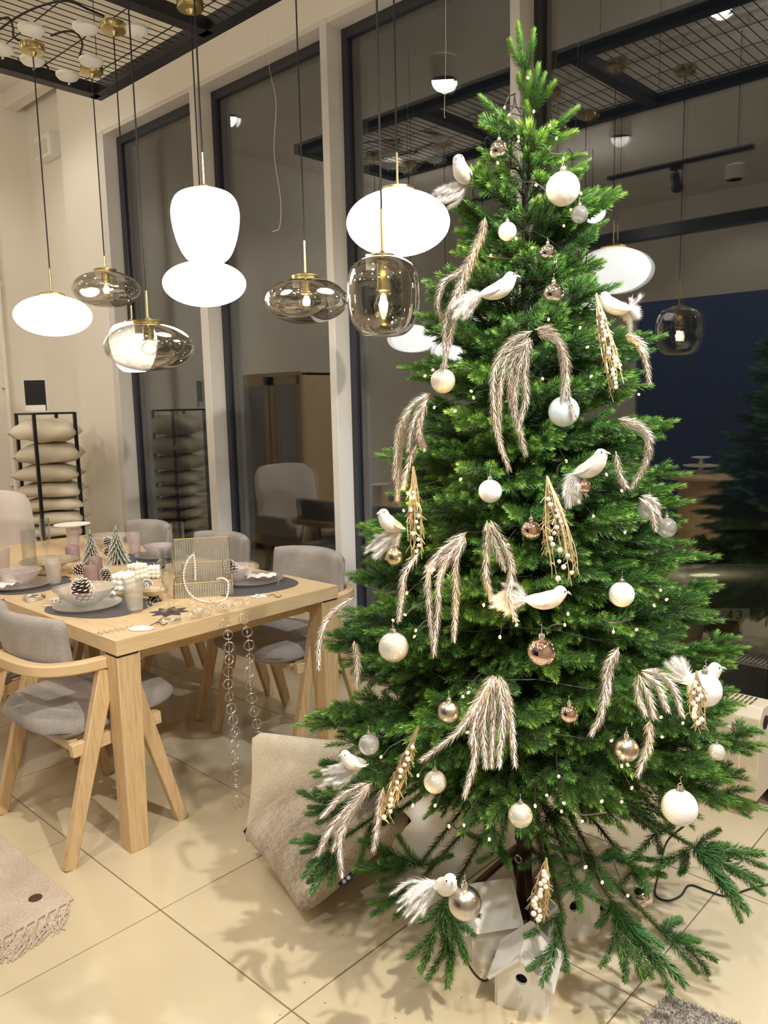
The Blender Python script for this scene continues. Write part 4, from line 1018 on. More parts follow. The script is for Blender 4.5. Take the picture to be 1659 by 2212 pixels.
# ------------------------------------------------------------------ radiators under the windows
def radiator(x0, x1, y, zb, zt, label, legs=True):
    t = thing('radiator', label, 'radiator', (x0, y, 0)); L = x1-x0; dp = .13
    b = MB(); b.prism([(0, zb), (0, zt-.035), (.03, zt-.0), (dp-.0, zt), (dp, zb)], 0, L, mtx=Matrix(((0, 0, 1), (1, 0, 0), (0, 1, 0)))); b.build('casing', 'rad', t, bevel=.004)
    MB().box((L*.5, -.003, (zb+zt)/2-.02), (L-.12, .008, (zt-zb)-.12)).build('front_panel', 'rad', t, bevel=.004)
    n = int((L-.05)/.0165)
    s0 = MB().box((0, 0, 0), (.007, .036, .002)).build('slot', 'radslot', t); s0.location = (.03, .055, zt+.0004)
    for row, yy in enumerate((.055, .100)):
        for i in range(n):
            if row == 0 and i == 0: continue
            o = s0.copy(); C.objects.link(o); o.location = (.03+i*.0165, yy, zt+.0004)
    MB().lathe([(1e-5, .0), (.025, .0), (.025, .004), (1e-5, .004)], 16, c=(0, 0, 0), mtx=Matrix.Rotation(PI/2, 3, 'Y')).build('side_port', 'hole', t).location = (L-.002, .06, zt-.06)
    for x in (.12, L-.12): MB().box((x, dp/2, zb/2), (.03, .06, zb)).build('foot', 'rad', t)
    return t
radiator(-1.78, -.86, 2.80, .075, .41, 'cream slotted radiator at the window right of the tree')
radiator(-4.15, -3.05, 2.80, .06, .40, 'cream radiator at the window behind the dining chairs')
radiator(-.55, .8, 2.80, .075, .41, 'cream radiator at the window beyond the right frame edge')
# power cable
tag(MB().tube(crv([Pz(*p) for p in ((1480, 1782, .35), (1440, 1820, .2), (1425, 1880, .02), (1415, 1930, .004), (1440, 1945, .004), (1470, 1935, .004), (1490, 1912, .004), (1530, 1925, .004), (1570, 1935, .004), (1620, 1920, .004), (1700, 1900, .004))], 8), .003, 6).build('power_cable', 'cable'), 'thin brown power cable of the string lights on the right floor', 'cable')
tag(MB().tube(crv([Pz(*p) for p in ((1010, 2080, .004), (1030, 2108, .004), (1050, 2118, .004), (1068, 2095, .004), (1066, 2050, .01))], 8), .0022, 6).build('black_cord', 'cable'), 'thin black cord curling on the floor left of the near birdhouse', 'cable')

# ------------------------------------------------------------------ birdhouses
def birdhouse(p, rz, sc, label):
    t = thing('birdhouse', label, 'birdhouse', p, rz, group='white wooden birdhouses under the tree'); t.scale = (sc,)*3
    W, H, A, Dp = .135, .105, .168, .115; hw = W/2
    n = 24; hc = (0, .098); hr = .0165
    # front board with a round hole
    outer = [(-hw, 0), (hw, 0), (hw, H), (0, A), (-hw, H)]
    def on_outline(a):
        d = Vector((math.cos(a), math.sin(a))); best = None
        for i in range(5):
            p0_, p1_ = Vector(outer[i]), Vector(outer[(i+1) % 5]); e_ = p1_-p0_; c_ = Vector(hc); den = d.x*e_.y-d.y*e_.x
            if abs(den) < 1e-9: continue
            tt_ = ((p0_.x-c_.x)*e_.y-(p0_.y-c_.y)*e_.x)/den; ss_ = ((p0_.x-c_.x)*d.y-(p0_.y-c_.y)*d.x)/den
            if tt_ > 0 and -1e-6 <= ss_ <= 1+1e-6 and (best is None or tt_ < best): best = tt_
        return Vector(hc)+d*best
    angs = sorted([2*PI*k/n for k in range(n)]+[math.atan2(q_[1]-hc[1], q_[0]-hc[0]) % (2*PI) for q_ in outer]); n = len(angs)
    def board(y0, y1):
        vs = []
        for y in (y0, y1):
            for a in angs: q_ = on_outline(a); vs.append((q_.x, y, q_.y))
            for a in angs: vs.append((hc[0]+hr*math.cos(a), y, hc[1]+hr*math.sin(a)))
        fs = []
        for i in range(n):
            j = (i+1) % n; fs += [(i, j, n+j, n+i), (2*n+i, 3*n+i, 3*n+j, 2*n+j), (i, 2*n+i, 2*n+j, j), (n+i, n+j, 3*n+j, 3*n+i)]
        return MB().add(vs, fs)
    board(-.009, 0).build('front_board', 'white', t)
    X2 = Matrix(((1, 0, 0), (0, 0, 1), (0, 1, 0)))
    MB().prism([(-hw, 0), (hw, 0), (hw, H), (0, A), (-hw, H)], Dp, Dp+.009, mtx=X2).build('rear_board', 'white', t)
    for sx in (-1, 1):
        MB().box((sx*(hw+.004), Dp/2+.006, H/2), (.009, Dp+.02, H)).build('side_board', 'white', t)
        sl = math.atan2(A-H, hw); ln = math.hypot(A-H, hw)+.03
        a = Vector((0, Dp/2-.002, A+.006)); d = Vector((sx*math.cos(sl), 0, -math.sin(sl)))
        MB().bar(a, a+d*ln, Dp+.05, .009, up=(sx*math.sin(sl), 0, math.cos(sl))).build('roof_board', 'white', t)
    MB().box((0, Dp/2, .004), (W, Dp, .008)).build('floor_board', 'white', t)
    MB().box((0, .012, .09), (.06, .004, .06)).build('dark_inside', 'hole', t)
    MB().tube([(0, -.008, .062), (0, -.03, .062)], .0028, 8).build('perch', 'white', t)
b0 = Pz(1076, 2167, 0); b1 = Pz(1180, 2194, 0); bd = b1-b0; bz = math.atan2(bd.y, bd.x)
birdhouse((b0+b1)/2, bz, bd.length/.135, 'white birdhouse nearest the camera, with a round hole and perch')
birdhouse(Pz(1262, 2052, 0)+Vector((-.05, .03, 0)), bz+.55, 1.0, 'white birdhouse behind the nearest one, right of the trunk')
birdhouse(Pz(1040, 2072, 0)+Vector((-.07, .02, 0)), bz-1.0, 1.0, 'white birdhouse left of the trunk behind the large silver bauble')

# ------------------------------------------------------------------ outside: walkway, grate, car park and car
structure('floor_2', MB().box((-3, 4.1, -.25), (14, 1.9, .2)), 'asphalt', 'dark walkway outside the windows')
structure('floor_3', MB().box((-3, 12, -1.25), (30, 16, .2)), 'asphalt', 'dark car park outside')
t = thing('floor_grate', 'galvanised steel grate in the walkway outside the right window', 'grate', (-1.6, 4.6, -.14))
for i in range(60):
    if i == 0: g0 = MB().box((0, 0, 0), (.006, .36, .03)).build('grate_bar', 'grate', t); g0.location = (-1.2, 0, .02)
    else: o = g0.copy(); C.objects.link(o); o.location = (-1.2+i*.04, 0, .02)
MB().box((0, -.19, .02), (2.44, .012, .035)).box((0, .19, .02), (2.44, .012, .035)).build('grate_frame', 'grate', t)
CP = Pd(1552, 1330, 7.5)
t = thing('parked_car', 'olive grey parked car outside in the dark with a 43 plate', 'car', (CP.x, CP.y+.02, -1.15), YAW*.9)
bd_ = [(0, .42), (.02, .75), (.10, 1.0), (.45, 1.42), (1.0, 1.5), (2.3, 1.48), (3.0, 1.05), (3.9, .92), (4.15, .7), (4.2, .35), (3.9, .25), (.15, .25)]
Xc = Matrix(((0, 0, 1), (1, 0, 0), (0, 1, 0)))
b = MB().prism(bd_, -.82, .82, mtx=Xc).build('body', 'carpaint', t, bevel=.08, seg=4)
MB().box((0, .24, 1.2), (1.3, .02, .36), mtx=Matrix.Rotation(-.7, 3, 'X')).build('rear_window', 'hole', t)
MB().box((0, -.005, .45), (1.55, .06, .2)).build('bumper', 'hole', t, bevel=.02)
for sx in (-1, 1):
    MB().box((sx*.68, .05, .86), (.16, .08, .24)).build('tail_lamp', 'mauve', t, bevel=.02)
    for y in (.8, 3.3):
        wq = MB().lathe([(1e-5, -.09), (.3, -.1), (.32, -.07), (.32, .07), (.3, .1), (1e-5, .09)], 28, mtx=Matrix.Rotation(PI/2, 3, 'Y')).build('wheel', 'tyre', t); wq.location = (sx*.76, y, .32)
pl_ = MB().box((0, -.04, .60), (.52, .01, .115)).build('number_plate', 'plate', t)
def glyph(strokes, x0, z0, w_, h_):
    mb = MB()
    for st in strokes: mb.tube([(x0+a*w_, -.048, z0+b_*h_) for a, b_ in st], .006, 5)
    return mb
dg = glyph([[(.75, 0), (.75, 1)], [(.75, 1), (0, .3), (1, .3)]], .06, .565, .045, .075)
d3 = glyph([[(0, .9), (.3, 1), (.8, .95), (1, .75), (.8, .55), (.4, .5)], [(.4, .5), (.85, .45), (1, .22), (.8, .05), (.3, 0), (0, .1)]], .14, .565, .045, .075)
dg.add(d3.v, d3.f); dg.build('plate_number_43', 'cable', pl_)
l = bpy.data.lights.new('exterior_fill_light', 'POINT'); l.energy = 60; l.color = (1, .8, .55); l.shadow_soft_size = .2  # small exterior light added so the parked car is dimly lit
o = bpy.data.objects.new('exterior_fill_light', l); C.objects.link(o); o.location = (0.5, 5.6, 2.6)

# ================================================================== THE CHRISTMAS TREE
TRX, TRY = -1.19, 1.83
RP = [(0.0, .60), (.1, .70), (.26, .70), (.48, .67), (.65, .63), (.78, .60), (.96, .54), (1.13, .49), (1.35, .415), (1.47, .365), (1.62, .335), (1.71, .30), (1.86, .24), (2.05, .20), (2.16, .15), (2.3, .08), (2.42, .02), (2.6, 0)]
def Rad(z): return float(np.interp(z, [a for a, b in RP], [b for a, b in RP]))
def on_tree(px, py, k=1.0):
    """first point where the view ray meets the tree's outline surface (else the closest approach)"""
    v = ray(px, py); best = None
    for i in range(260):
        s_ = 1.0+i*.007; p = v*s_+CAMP; rr = math.hypot(p[0]-TRX, p[1]-TRY); g_ = rr-Rad(p[2])*k
        if g_ < 0: return Vector(p)
        if best is None or g_ < best[0]: best = (g_, p)
    return Vector(best[1])
tree = thing('christmas_tree', 'tall green artificial fir tree decorated in white and silver', 'christmas tree', (TRX, TRY, 0))
T0 = Vector((TRX, TRY, 0))
MB().tube([(0, 0, .10), (0, 0, .9), (0, 0, 1.6), (0, 0, 2.28)], [.016, .016, .013, .005], 12).build('trunk', 'trunk', tree)
sd = MB().tube([(0, 0, .0), (0, 0, .26)], .023, 16).build('stand', 'stand', tree)
def part_of(mb, name, m, p): return mb.build(name, m, p)
part_of(MB().tube([(0, 0, .24), (0, 0, .265)], .027, 16), 'collar', 'cable', sd)
part_of(MB().ring((.0, -.03, .19), .011, .0022, (0, 1, 0), 16).tube([(0, -.022, .2), (0, -.03, .2)], .004, 8), 'thumb_screw', 'silverwire', sd)
for k in range(4):
    a = math.radians(223)+k*PI/2; c_, s_ = math.cos(a), math.sin(a)
    part_of(MB().bar((c_*.02, s_*.02, .21), (c_*.235, s_*.235, .012), .02, .012).bar((c_*.02, s_*.02, .04), (c_*.19, s_*.19, .055), .015, .008), 'stand_leg', 'stand', sd)
def make_branch(L, seed, droop, dark=0.0, nl=.024, dens=1.0):
    rnd = np.random.default_rng(seed); st = MB(); strips = []
    n = 9; main = [(L*i/n, L*.035*math.sin(i*1.3+seed), droop*L*(i/n)**2+L*.02*math.sin(i+seed)) for i in range(n+1)]
    st.tube(main, [max(.0012, .0042*(1-.8*i/n)) for i in range(n+1)], 5, cap=False)
    mp = np.array(main)
    def at(x): return np.array([x, np.interp(x, mp[:, 0], mp[:, 1]), np.interp(x, mp[:, 0], mp[:, 2])])
    def sprig(b, d, ln, tone, sub):
        d = d/np.linalg.norm(d); m = 5; pts = []; side = np.array([1, 0, 0.0])
        for i in range(m+1):
            f = i/m; dd = d*(1-.22*f)+side*.22*f+np.array([0, 0, -.10*f]); pts.append(b+dd*ln*f)
        st.tube(pts, [.0016*(1-.6*i/m) for i in range(m+1)], 4, cap=False)
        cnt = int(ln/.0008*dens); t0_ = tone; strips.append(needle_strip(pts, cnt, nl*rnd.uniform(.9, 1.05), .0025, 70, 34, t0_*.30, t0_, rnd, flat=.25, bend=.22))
        if sub:
            for k in (-1, 1):
                bb = np.array(pts[2]); ax = np.cross(d, [0, 0, 1.0]); ax /= np.linalg.norm(ax)+1e-9
                sprig(bb, d+ax*k*.75+np.array([0, 0, .1*rnd.normal()]), ln*rnd.uniform(.5, .62), tone*.95, False)
    x = max(.05, L*.16); side = 1
    while x < L*.96:
        f = x/L; ln = (.085+.10*(1-f)+.03*(L/.6))*rnd.uniform(.7, 1.15); ln = min(ln, .18, L*.62)
        el = rnd.normal(.12, .28); ang = math.radians(rnd.uniform(42, 60))
        d = np.array([math.cos(ang), side*math.sin(ang)*math.cos(el), math.sin(ang)*math.sin(el)])
        sprig(at(x), d, ln, rnd.uniform(.62, 1.0)*(1-dark), ln > .10)
        if rnd.random() < .38:
            d = np.array([.75, rnd.normal(0, .25), .65 if rnd.random() < .65 else -.5]); sprig(at(x), d, ln*.7, rnd.uniform(.55, .9)*(1-dark), False)
        x += rnd.uniform(.026, .040); side = -side
    b = at(L*.9); sprig(b, at(L)-at(L*.93), min(.13, L*.5), 1.0*(1-dark), False)
    for sg_ in (-1, 1): sprig(at(L*.93), np.array([.8, sg_*.5, .1]), min(.09, L*.35), .95*(1-dark), False)
    inner = [tuple(at(L*(.08+.9*i/8))) for i in range(9)]
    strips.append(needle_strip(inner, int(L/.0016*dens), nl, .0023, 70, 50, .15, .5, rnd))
    ext = L+.09
    return needle_mesh('branch_mesh', strips, st, 'needle', 'bark'), L*.9+min(.13, L*.5)*.95
BR = {}
for L in (.10, .20, .30, .42, .54, .64):
    for sd_ in range(2): BR.setdefault(L, []).append(make_branch(L, int(L*100)+sd_*7, (-.10, .06)[sd_]))
TIP = MBT = {}
tips = {}
for k_ in (0, 1, 2):
    rnd = np.random.default_rng(90+k_); st = MB(); pts = [(0.16*i/6, .004*math.sin(i+k_), .008*(i/6)**2) for i in range(7)]
    st.tube(pts, [.002*(1-.6*i/6) for i in range(7)], 5, cap=False)
    s1 = needle_strip(pts, 280, .029, .0028, 66, 30, .3, 1.0, rnd, flat=.1)
    tips[k_] = needle_mesh('tip_mesh', [s1], st, 'needle', 'bark')
for k_ in (3, 4, 5):    # older, plain green shoots of the low boughs
    rnd = np.random.default_rng(90+k_); st = MB(); pts = [(0.16*i/6, .004*math.sin(i+k_), .006*(i/6)**2) for i in range(7)]
    st.tube(pts, [.0022*(1-.6*i/6) for i in range(7)], 5, cap=False)
    tips[k_] = needle_mesh('tip_mesh', [needle_strip(pts, 330, .0265, .0028, 74, 42, .22, .62, rnd, flat=.1, bend=.2)], st, 'needle', 'bark')
def orient(o, a, b, roll, flat_up=True):
    """point local X from a to b"""
    a, b = Vector(a), Vector(b); x = (b-a).normalized(); z = Vector((0, 0, 1)); z = z-x*z.dot(x)
    if z.length < .15: z = (Vector((TRX, TRY, 0))-Vector((0, 0, 0))); z = -z-x*(-z).dot(x)
    z.normalize(); y = z.cross(x); q_ = Matrix.Rotation(roll, 3, x); y = q_ @ y; z = q_ @ z
    Mx = Matrix.Identity(4)
    for i in range(3): Mx[i][0] = x[i]; Mx[i][1] = y[i]; Mx[i][2] = z[i]
    return Mx
nbr = 0
def place_branch(a, b, roll=0.0, kind=None):
    global nbr
    a, b = Vector(a), Vector(b); D = (b-a).length
    if kind is not None: me, reach = tips[kind], .175
    else:
        Ls = sorted(BR); L = min(Ls, key=lambda q_: abs(BR[q_][0][1]-D)); me, reach = BR[L][nbr % 2]
    o = link('branch', me, tree); s_ = D/reach; s2 = s_ if kind is None else s_
    Mx = orient(o, a, b, roll); o.matrix_local = Matrix.Translation(a-T0) @ Mx @ Matrix.Diagonal((s_, max(.8, min(1.15, s_)), max(.8, min(1.15, s_)), 1)); nbr += 1; return o
rb = random.Random(11)
def elev(z): return float(np.interp(z, [.0, .25, .6, 1.2, 1.7, 2.0, 2.2, 2.4], [-22, -14, 4, 16, 24, 36, 50, 64]))
def trunk_point(tip):
    r = math.hypot(tip.x-TRX, tip.y-TRY); z0 = tip.z-math.tan(math.radians(elev(tip.z)))*r; z0 = max(.30, min(2.3, z0)); return Vector((TRX, TRY, z0))
cam_az = math.atan2(-TRY, -TRX)
N1 = 165; zz_ = [.36+1.86*i/400 for i in range(401)]; cum = np.cumsum([Rad(z)+.05 for z in zz_]); cum /= cum[-1]
for i in range(N1):
    z = float(np.interp((i+.5)/N1, cum, zz_)); a = i*2.39996+rb.uniform(-.2, .2); k = rb.uniform(.86, 1.0)
    da = abs((a-cam_az+PI) % (2*PI)-PI)
    if z < .50 and da < 1.25: continue
    if z < .42 and da < 2.1: continue
    if z < .6 and da < 1.25: k *= .86
    if z < .75 and da < 1.5: k *= .93
    r = Rad(z)*k-.012
    tip = Vector((TRX+r*math.cos(a), TRY+r*math.sin(a), z)); place_branch(trunk_point(tip), tip, rb.uniform(-.5, .5))
for i in range(46):     # inner, shorter shoots that close the crown
    z = .45+1.6*i/46; a = i*2.39996+1.1; r = Rad(z)*.62
    tip = Vector((TRX+r*math.cos(a), TRY+r*math.sin(a), z)); place_branch(trunk_point(tip), tip, rb.uniform(-1, 1))
for i in range(22):     # low inner shoots hiding the foot of the crown
    z = .40+.16*((i*7) % 22)/22; a = i*2.39996+.4; r = Rad(z)*rb.uniform(.42, .62)
    tip = Vector((TRX+r*math.cos(a), TRY+r*math.sin(a), z)); place_branch((TRX, TRY, z+.06), tip, rb.uniform(-1, 1))
# branches whose tips make the outline of the photographed tree
dT = depth((TRX, TRY, 1.2))
def dd_at(z): return depth((TRX, TRY, z))
def sil(px, py, near=0.0, roll=0, base=None):
    p = Pd(px, py, dT); p = Pd(px, py, dd_at(p.z)-near); place_branch(base or trunk_point(p), p, roll)
for (x, y, nr) in ((925, 578, .05), (898, 685, 0), (878, 762, .05), (905, 800, .1), (846, 938, .05), (812, 1000, 0), (792, 1105, .05), (768, 1170, .1), (757, 1205, .0), (690, 1400, .05),
                   (645, 1515, .15), (690, 1575, .25), (700, 1660, .35), (725, 1345, -.1), (1002, 485, 0), (965, 420, 0),
                   (1330, 378, 0), (1322, 432, 0), (1300, 535, 0), (1305, 620, .1), (1385, 690, 0), (1432, 745, -.05), (1436, 885, 0), (1455, 920, -.05), (1475, 985, 0), (1470, 1060, .05),
                   (1532, 1160, 0), (1560, 1290, 0), (1510, 1260, -.1), (1610, 1420, 0), (1600, 1475, .05), (1655, 1630, .1), (1662, 1700, .2), (1590, 1560, .1)):
    sil(x, y, nr, rb.uniform(-.4, .4))
# the low boughs: a stem from the trunk to a hub, finger shoots from the hub (x, y in the photo, height)
stem_rnd = np.random.default_rng(77)
def bough(hub, tips_, z0=.40, thick=1.0):
    h = Pz(*hub); o0 = Vector((TRX, TRY, z0)); st = MB(); mid = o0.lerp(h, .5)+Vector((0, 0, .03))
    pth = [tuple(q_-T0) for q_ in crv([o0, mid, h], 6)]; st.tube(pth, .0035, 6, cap=False)
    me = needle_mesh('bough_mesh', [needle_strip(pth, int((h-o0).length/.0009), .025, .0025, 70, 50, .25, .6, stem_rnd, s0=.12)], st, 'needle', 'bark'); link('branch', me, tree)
    for i, tp in enumerate(tips_):
        b = Pz(*tp); D = b-h; n = max(1, round(D.length/.21))
        if n == 1: place_branch(h, b, 0, 3+i % 3)
        else: place_branch(h, b, rb.uniform(-.4, .4))
        if D.length > .13:
            sd = D.cross(Vector((0, 0, 1))).normalized()
            for sg_ in (-1, 1): m_ = h+D*(.30+.12*sg_); place_branch(m_, m_+D*.45+sd*sg_*.05+Vector((0, 0, -.01)), 0, 3+(i+1) % 3)
bough((962, 1950, .27), ((905, 2110, .14), (970, 2145, .11), (1012, 2090, .15), (1040, 1985, .22), (905, 2000, .2)))
bough((905, 1905, .30), ((795, 1985, .24), (850, 1995, .22), (812, 1930, .28)))
bough((905, 1870, .33), ((765, 1815, .40), (755, 1885, .33), (850, 1800, .42), (985, 1850, .36)), .5)
bough((760, 1745, .42), ((640, 1712, .42), (655, 1765, .38), (700, 1700, .46), (735, 1660, .5)), .6)
bough((735, 1815, .36), ((625, 1822, .32), (650, 1905, .25), (672, 1942, .22), (715, 1920, .24)), .55)
bough((800, 1790, .38), ((770, 1880, .28), (835, 1870, .3), (860, 1760, .45)), .5)
bough((1215, 1975, .28), ((1128, 2030, .24), (1172, 2140, .13), (1200, 2050, .18)))
bough((1325, 1950, .30), ((1345, 2105, .16), (1390, 2125, .14), (1430, 2105, .15), (1485, 2145, .13), (1290, 2010, .22)))
bough((1430, 2010, .22), ((1555, 2085, .17), (1510, 2110, .14), (1470, 1985, .2)), .3)
bough((1280, 1850, .38), ((1200, 1900, .34), (1330, 1935, .3), (1270, 1920, .3), (1400, 1860, .36), (1180, 1830, .4)), .48)
bough((1500, 1830, .38), ((1620, 1985, .22), (1652, 1915, .26), (1590, 1930, .25), (1405, 1885, .34), (1655, 1850, .33), (1560, 1790, .42)), .45)
bough((1420, 1800, .42), ((1425, 1850, .38), (1350, 1870, .36), (1510, 1760, .46)), .5)
bough((1240, 1905, .33), ((1185, 1945, .28), (1255, 1975, .26), (1310, 1960, .26)), .46)
bough((1370, 1880, .34), ((1330, 1925, .3), (1400, 1930, .28), (1440, 1895, .3)), .48)
bough((1170, 1850, .38), ((1120, 1880, .35), (1190, 1900, .33), (1230, 1870, .35)), .5)
bough((1080, 1830, .40), ((1000, 1800, .44), (1100, 1880, .34), (1030, 1870, .36)), .5)
# leader and the upright shoots at the very top
def tipat(px, py, qx, qy, near, k): a = Pd(px, py, dd_at(2.2)-near); b = Pd(qx, qy, dd_at(2.3)-near); place_branch(a, b, 0, k)
for i, (a, b, c_, e_, nr) in enumerate(((1133, 150, 1112, 45, 0), (1128, 150, 1092, 84, .02), (1138, 150, 1161, 58, 0), (1138, 215, 1112, 158, .03), (1140, 230, 1172, 132, .0), (1145, 235, 1186, 155, .02), (1148, 240, 1207, 175, .0), (1133, 235, 1150, 150, .04),
                              (1135, 180, 1128, 110, .0), (1130, 290, 1027, 208, 0), (1135, 300, 1045, 280, .04), (1130, 300, 1030, 275, 0), (1150, 310, 1258, 232, 0), (1150, 320, 1255, 285, .05), (1120, 360, 1026, 325, 0), (1155, 350, 1272, 338, 0), (1125, 390, 1025, 362, .05), (1140, 300, 1140, 215, .05), (1150, 380, 1262, 372, .05))):
    tipat(a, b, c_, e_, nr, i % 3)
for (a, b, c_, e_) in ((1135, 330, 1085, 255), (1140, 330, 1190, 260), (1130, 380, 1060, 330), (1140, 380, 1215, 330), (1130, 420, 1075, 370), (1140, 400, 1150, 320), (1120, 440, 1040, 395), (1150, 440, 1245, 400), (1135, 440, 1180, 380)):
    pa_ = Pd(a, b, dd_at(2.0)-.02); pb_ = Pd(c_, e_, dd_at(2.1)-.10); place_branch(pa_, pb_, rb.uniform(-1, 1))
print('branches', nbr)
# fallen needles on the floor
fm = MB(); fr = random.Random(9)
for i in range(60):
    x, y = -1.25+fr.uniform(-.35, .5), 1.2+fr.uniform(-.1, .4); a = fr.uniform(0, PI); fm.add([(x-.004*math.cos(a), y-.004*math.sin(a), .0015), (x+.0005, y-.0005, .0015), (x+.004*math.cos(a), y+.004*math.sin(a), .002), (x-.0005, y+.0005, .0022)], [(0, 1, 2, 3)])
tag(fm.build('fallen_needles', 'cone'), 'few fallen needles scattered on the tiles before the tree', 'needles', kind='stuff')

# ------------------------------------------------------------------ baubles
MEB = {}
def bauble(px, py, dpx, m, label, k=1.0, pos=None):
    p = on_tree(px, py, k) if pos is None else Vector(pos); d = depth(p)
    p = Pd(px, py, d) if pos is None else p
    R = dpx*d/FPX/2
    t = thing('bauble', label, 'bauble', p, rz=random.uniform(0, 3), group='glass baubles on the tree'); t.scale = (R,)*3
    if m not in MEB:
        o = MB().ball((0, 0, 0), 1, 40).build('globe', m, t); c_ = MB().lathe([(.2, .93), (.21, .96), (.2, 1.2), (.17, 1.24), (1e-5, 1.24)], 20, mod=lambda k_, r, z: 1+.05*(k_ % 2)).build('cap', 'cap', t)
        h_ = MB().ring((0, 0, 1.33), .11, .022, (0, 1, 0), 14).tube([(0, 0, 1.42), (.05, 0, 1.55), (-.03, 0, 1.7), (.08, 0, 1.85)], .018, 5).build('hook', 'silverwire', t); MEB[m] = [o, c_, h_]
    else:
        for o in MEB[m]:
            q_ = o.copy(); C.objects.link(q_); q_.parent = t
    return t
for b in ((1078, 324, 41, 'b_mirror', 'mirrored silver bauble near the tree top, highest of all'),
          (1216, 408, 73, 'b_white', 'large glossy white bauble at the upper right, below the tree top'),
          (1252, 463, 38, 'b_clear', 'small clear bauble half hidden just below the large white one'),
          (1096, 500, 40, 'b_white', 'small white bauble with silver cap under the top bird'),
          (1183, 545, 36, 'b_mirror', 'mirrored silver bauble mostly hidden left of the right lamp'),
          (1196, 634, 46, 'b_mirror', 'mirrored silver bauble right of the long-tailed bird'),
          (957, 823, 54, 'b_pearl', 'pearly white bauble at the left edge under the hanging glitter strands'),
          (1218, 889, 67, 'b_blue', 'large pale blue bauble under the glitter arch'),
          (1059, 1061, 51, 'b_white', 'white bauble in the middle of the tree below the glitter arch'),
          (1262, 1051, 30, 'b_rose', 'small rose mirrored bauble behind the head-down bird'),
          (855, 1203, 42, 'b_champ', 'satin champagne bauble beneath the left bird'),
          (1147, 1145, 45, 'b_rose', 'rose mirrored bauble left of the fan of pearls'),
          (1343, 1284, 55, 'b_white', 'white bauble on the right side below the fan of pearls'),
          (850, 1398, 66, 'b_pearl', 'large pearly bauble on the left side over the dining table level'),
          (1170, 1408, 66, 'b_rose', 'largest rose mirrored bauble in the lower middle'),
          (970, 1537, 50, 'b_matte', 'satin silver bauble left of the big glitter bunch'),
          (1229, 1541, 42, 'b_rose', 'rose clear bauble in the dark gap right of the big glitter bunch'),
          (1352, 1618, 55, 'b_matte', 'satin silver bauble under the right glitter bunch'),
          (940, 1689, 50, 'b_pearl', 'pearly white bauble above the fairy lights at the lower left'),
          (797, 1608, 46, 'b_clear', 'clear speckled bauble behind the lower left bird'),
          (1124, 1761, 53, 'b_pearl', 'pearly white bauble hanging over the tree trunk'),
          (1468, 1744, 77, 'b_white', 'largest white bauble at the lower right'),
          (1004, 1950, 72, 'b_matte', 'large satin silver bauble low beside the bottom bird'),
          (1402, 1100, 50, 'b_clear', 'clear bauble under glitter strands at the right edge'),
          (1440, 1140, 44, 'b_clear', 'greenish clear bauble at the right edge, lower of two clear ones'),
          (1522, 1490, 74, 'b_white', 'white bauble behind pearls at the far right'),
          (1548, 1624, 36, 'b_pearl', 'small pearly bauble at the far right edge'),
          ): bauble(b[0], b[1], b[2], b[3], b[4], 1.0 if b[2] > 60 else .97)
bp = Pz(1385, 1938, .10); bauble(1385, 1938, 48, 'b_mirror', 'mirrored silver bauble hanging just above the floor on the right', pos=bp)

